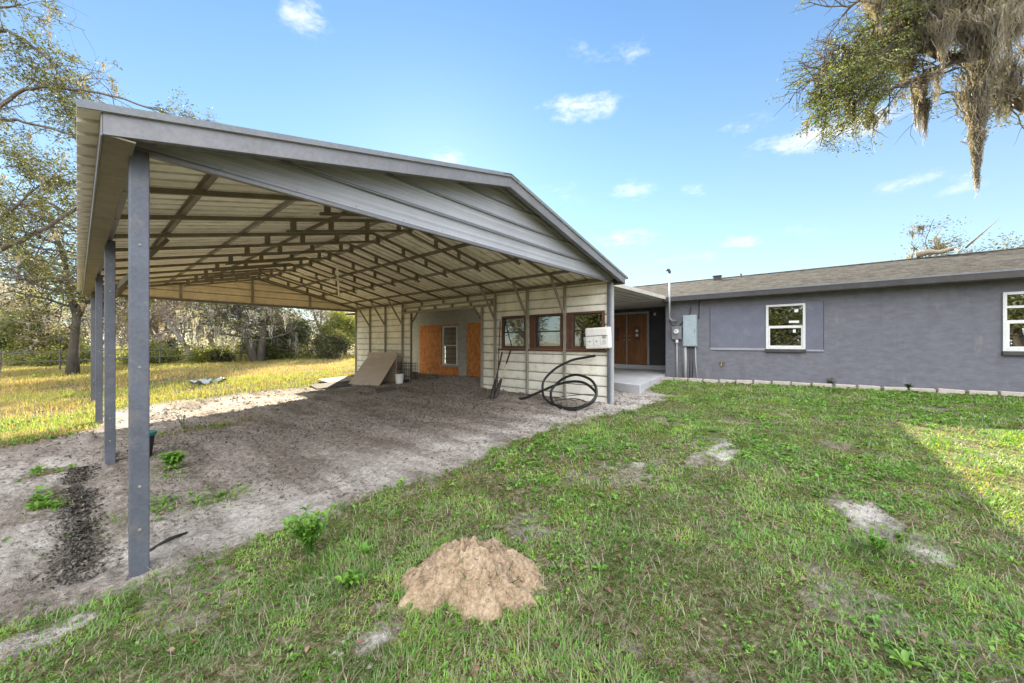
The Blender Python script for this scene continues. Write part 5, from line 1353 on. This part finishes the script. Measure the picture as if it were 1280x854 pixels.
# shrubs along the fence line
for q,(u,D,H,lm,lb) in enumerate(((184,24.5,2.3,'leaf_yellow','yellow-green shrub beside the nearest post'),(255,25.5,1.7,'leaf_yellow','low yellow-green shrub left of the leaning trunk foot'),(285,26,1.5,'leaf_olive','low olive shrub at the leaning trunk foot'),(350,27,2.2,'leaf_oak','green shrub right of the leaning trunk foot'),(392,27.5,2.6,'leaf_olive','olive shrub in front of the gap of sky'),(425,26,2.6,'leaf_olive','pale olive shrub near the far wall end'),(30,25.5,1.4,'leaf_yellow','low yellow weed shrub by the fence at far left'),(66,26,1.3,'leaf_yellow','low yellow shrub left of the stout oak foot'),(112,26.5,1.4,'leaf_oak','low green shrub right of the stout oak foot'),(222,29,2.4,'leaf_dark','dark shrub behind the fence under the bare trees'),(318,31,2.8,'leaf_dark','dark shrub behind the leaning trunk'))):
    T_('shrub', u, D, H, .05, lb, 120+q, lm, SHRUB, per=16, sig=.24, size=.12, cat='shrub', crown='foliage')
# the far wood as one mass: several rows of scrub
pts = []
rng = np.random.RandomState(130)
for q in range(620):
    u = rng.uniform(-330, 640); D = rng.uniform(38, 52); x, y = at(u, D)
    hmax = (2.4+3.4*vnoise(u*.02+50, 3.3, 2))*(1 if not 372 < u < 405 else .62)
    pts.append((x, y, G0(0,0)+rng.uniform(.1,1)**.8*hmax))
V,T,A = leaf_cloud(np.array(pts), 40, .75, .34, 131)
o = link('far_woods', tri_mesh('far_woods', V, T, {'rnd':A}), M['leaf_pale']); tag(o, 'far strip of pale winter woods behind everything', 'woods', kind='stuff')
# brush under the trees along the fence
pts = []
for q in range(800):
    u = rng.uniform(-260, 470); D = rng.uniform(25.5, 33); x, y = at(u, D); pts.append((x, y, .1+rng.rand()*1.15*vnoise(u*.03+9, D*.4, 4)*1.7))
V,T,A = leaf_cloud(np.array(pts), 30, .30, .16, 132)
o = link('undergrowth', tri_mesh('undergrowth', V, T, {'rnd':A}), M['leaf_yellow']); tag(o, 'tangled yellow-green undergrowth along the back fence', 'undergrowth', kind='stuff')

# trees behind the house, over the ridge
tree('roadside_tree', 24.6, -3.7, 5.7, .13, 'bare twiggy tree with dead moss rising behind the house ridge', 'tree', 140, 'leaf_olive', BARE, per=12, sig=.2, size=.085, barkm='bark', moss=(110,.8,.03,'moss'))
tree('roadside_tree', 26.4, -6.4, 7.6, .16, 'thin spreading tree behind the house at the right edge', 'tree', 141, 'leaf_olive', OAK, per=16, sig=.22, size=.09, barkm='bark')
tree('roadside_tree', 24.4, -1.2, 4.5, .07, 'small sparse tree top peeping over the middle of the ridge', 'tree', 142, 'leaf_olive', BARE, per=3, sig=.2, size=.11, barkm='bark')
fb = MB(); rng = random.Random(9)
P = [(16.35,-1.95,4.24),(16.33,-2.2,4.29),(16.38,-2.45,4.27),(16.42,-2.75,4.36)]
fb.tube(spline(P), list(np.linspace(.10,.04,19)), 8)
fo = fb.build('fallen_branch', M['pale_bark'], None, smooth=True); tag(fo, 'pale fallen branch lying along the house ridge', 'fallen branch')
tw = MB(); tw.tube([(16.36,-2.4,4.3),(16.3,-2.3,4.6),(16.2,-2.45,4.95)],[.03,.02,.006],5); tw.tube([(16.36,-2.9,4.3),(16.3,-3.2,4.65),(16.35,-3.5,5.0)],[.03,.02,.006],5); tw.tube([(16.36,-2.7,4.3),(16.1,-2.75,4.2),(15.7,-2.9,4.03)],[.03,.02,.008],5)
tw.build('twig', M['pale_bark'], fo, smooth=True)

# trees behind the viewer (seen only in the window panes)
for q,(x,y,H,lm) in enumerate(((-15,4,9,'leaf_oak'),(-19,-2,10,'leaf_yellow'),(-17,11,9,'leaf_oak'),(-22,6,11,'leaf_olive'),(-13,-9,9,'leaf_oak'),(-14,14.5,8,'leaf_oak'),(-17,19,10,'leaf_yellow'),(-21,16,11,'leaf_oak'),(-18,25,10,'leaf_olive'))):
    tree('yard_oak', x, y, H, .3, ('green oak behind the viewer opposite the wall windows','yellow-green oak behind the viewer near the drive','green oak behind the viewer beyond the left lawn','tall olive oak farthest behind the viewer','green oak behind the viewer to the right','low green oak left of the viewer','yellow-green oak farther left of the viewer','tall green oak left of and behind the viewer','olive oak far to the left of the viewer')[q], 'tree', 150+q, lm, OAK, per=16, sig=.34, size=.2)

pts = []
rng = np.random.RandomState(170)
for q in range(900):
    a = R(rng.uniform(185, 345)); d = rng.uniform(24, 38)   # compass angle from +Y towards +X, all behind the viewer
    x, y = math.sin(a)*d, math.cos(a)*d
    if x*FW[0]+y*FW[1] > -4: continue
    pts.append((x, y, .3+rng.rand()*7*(.5+.8*vnoise(a*9, 2.2, 3))))
V,T,A = leaf_cloud(np.array(pts), 30, .8, .42, 171)
o = link('rear_woods', tri_mesh('rear_woods', V, T, {'rnd':A}), M['leaf_oak']); tag(o, 'green woods behind the viewer mirrored in the panes', 'woods', kind='stuff')

# ------------------------------------------------------------------ light
SAZ, SEL = R(37.9), R(24.2)      # azimuth from +Y towards +X
sun = bpy.data.lights.new('sun', 'SUN'); sun.energy = 5.0; sun.angle = R(.5); sun.color = (1, .89, .70)
so = bpy.data.objects.new('sun', sun); COL.objects.link(so)
sd = Vector((math.sin(SAZ)*math.cos(SEL), math.cos(SAZ)*math.cos(SEL), math.sin(SEL)))
so.rotation_euler = sd.to_track_quat('Z', 'Y').to_euler()

w = bpy.data.worlds.new('World'); SC.world = w; w.use_nodes = True
nt = w.node_tree; nt.nodes.clear()
def N(t, **kw):
    n = nt.nodes.new('ShaderNode'+t)
    for k, v in kw.items(): setattr(n, k, v)
    return n
def mth(op, a, b=0., clamp=False):
    n = N('Math', operation=op, use_clamp=clamp)
    for i, v in zip(n.inputs, (a, b)):
        if hasattr(v, 'links'): nt.links.new(v, i)
        else: i.default_value = v
    return n.outputs[0]
out = N('OutputWorld'); bg = N('Background'); bg.inputs['Strength'].default_value = .05
sky = N('TexSky', sky_type='NISHITA'); sky.sun_disc = False; sky.sun_elevation = SEL; sky.sun_rotation = SAZ
sky.altitude = 0; sky.air_density = 1.0; sky.dust_density = .05; sky.ozone_density = 2.0
tc = N('TexCoord'); sep = N('SeparateXYZ'); nt.links.new(tc.outputs['Generated'], sep.inputs[0])
sx, sy, sz = sep.outputs
az = mth('ARCTAN2', sx, sy); el = mth('ARCSINE', sz)
nz = N('TexNoise'); nz.inputs['Scale'].default_value = 17; nz.inputs['Detail'].default_value = 7; nz.inputs['Roughness'].default_value = .68
mp = N('Mapping'); mp.inputs['Scale'].default_value = (1,1,2.4); nt.links.new(tc.outputs['Generated'], mp.inputs['Vector']); nt.links.new(mp.outputs[0], nz.inputs['Vector'])
# the cloudlets: azimuth, elevation, half widths (degrees), density
CL = [(20.33, 37.49, 4.54, 2.29, 0.85), (59.81, 31.99, 9.05, 2.27, 0.9), (67.1, 36.44, 5.92, 2.05, 0.5), (60.16, 37.89, 3.56, 2.12, 0.4), (39.68, 26.02, 3.58, 1.82, 0.8), (89.43, 23.29, 9.98, 2.01, 1.1), (81.4, 26.25, 4.08, 1.57, 0.5), (67.55, 21.36, 4.61, 1.9, 0.6), (75.67, 20.16, 2.97, 1.24, 0.6), (81.4, 13.08, 3.47, 1.44, 0.75), (66.2, 14.91, 6.24, 1.62, 0.9), (96.24, 16.43, 3.32, 1.48, 0.65), (99.99, 15.31, 2.86, 1.57, 0.6), (74.77, 11.35, 6.95, 1.67, 0.5), (87.19, 13.23, 5.32, 1.71, 0.35), (55.58, 21.93, 8.4, 3.06, 0.3)]
acc = None
for (a0, e0, wa, we, dn) in CL:
    d = mth('ADD', mth('POWER', mth('ABSOLUTE', mth('DIVIDE', mth('SUBTRACT', az, R(a0)), R(wa))), 2.), mth('POWER', mth('ABSOLUTE', mth('DIVIDE', mth('SUBTRACT', el, R(e0)), R(we))), 2.))
    m_ = mth('MULTIPLY', mth('SUBTRACT', 1., d, True), dn)
    acc = m_ if acc is None else mth('MAXIMUM', acc, m_)
nn = mth('MULTIPLY', mth('SUBTRACT', nz.outputs['Fac'], .5), 2.6)
cv = mth('ADD', mth('SUBTRACT', acc, .32), nn)
sm = N('MapRange', interpolation_type='SMOOTHSTEP'); sm.inputs['From Min'].default_value = -.05; sm.inputs['From Max'].default_value = 1.05; nt.links.new(cv, sm.inputs['Value'])
cm = mth('MULTIPLY', sm.outputs[0], mth('POWER', acc, .6), True)
# added fill light: bright patch of unseen sky overhead and behind the viewer
dt = mth('ADD', mth('ADD', mth('MULTIPLY', sx, -FW[0]*.74), mth('MULTIPLY', sy, -FW[1]*.74)), mth('MULTIPLY', sz, .67))
mr = N('MapRange', interpolation_type='SMOOTHSTEP'); mr.inputs['From Min'].default_value = .38; mr.inputs['From Max'].default_value = .80; nt.links.new(dt, mr.inputs['Value'])
nz2 = N('TexNoise'); nz2.inputs['Scale'].default_value = 2.2; nz2.inputs['Detail'].default_value = 6; nt.links.new(tc.outputs['Generated'], nz2.inputs['Vector'])
fill_veil = mth('MULTIPLY', mr.outputs[0], mth('ADD', mth('MULTIPLY', nz2.outputs['Fac'], .9), .45), True)
def mixc(f, a, b, bt='MIX'):
    n = N('MixRGB', blend_type=bt)
    for i, v in zip(n.inputs, (f, a, b)):
        if hasattr(v, 'links'): nt.links.new(v, i)
        elif hasattr(v, '__len__'): i.default_value = tuple(v)+(1,)
        else: i.default_value = v
    return n.outputs[0]
col = sky.outputs[0]
hs_ = N('HueSaturation'); hs_.inputs['Saturation'].default_value = 1.08; nt.links.new(col, hs_.inputs['Color']); col = hs_.outputs[0]
col = mixc(1., col, (.80, .95, .98), 'MULTIPLY')
hz = mth('POWER', mth('SUBTRACT', 1., mth('DIVIDE', mth('MAXIMUM', el, 0.), R(58)), True), 2.6)
col = mixc(mth('ADD', mth('MULTIPLY', hz, .62), .03), col, (3.9, 4.28, 4.55))

col = mixc(cm, col, (5.2,5.35,5.5))
col = mixc(fill_veil, col, (22.,22.5,23.4))
nt.links.new(col, bg.inputs['Color']); nt.links.new(bg.outputs[0], out.inputs['Surface'])

# ------------------------------------------------------------------ render settings
SC.view_settings.view_transform = 'Standard'; SC.view_settings.look = 'None'
SC.view_settings.exposure = 2.3; SC.view_settings.gamma = 1; SC.view_settings.use_curve_mapping = False
SC.render.engine = 'CYCLES'
SC.cycles.use_denoising = True
SC.cycles.max_bounces = 8; SC.cycles.diffuse_bounces = 4; SC.cycles.transparent_max_bounces = 12; SC.cycles.transmission_bounces = 6
SC.cycles.sample_clamp_indirect = 8
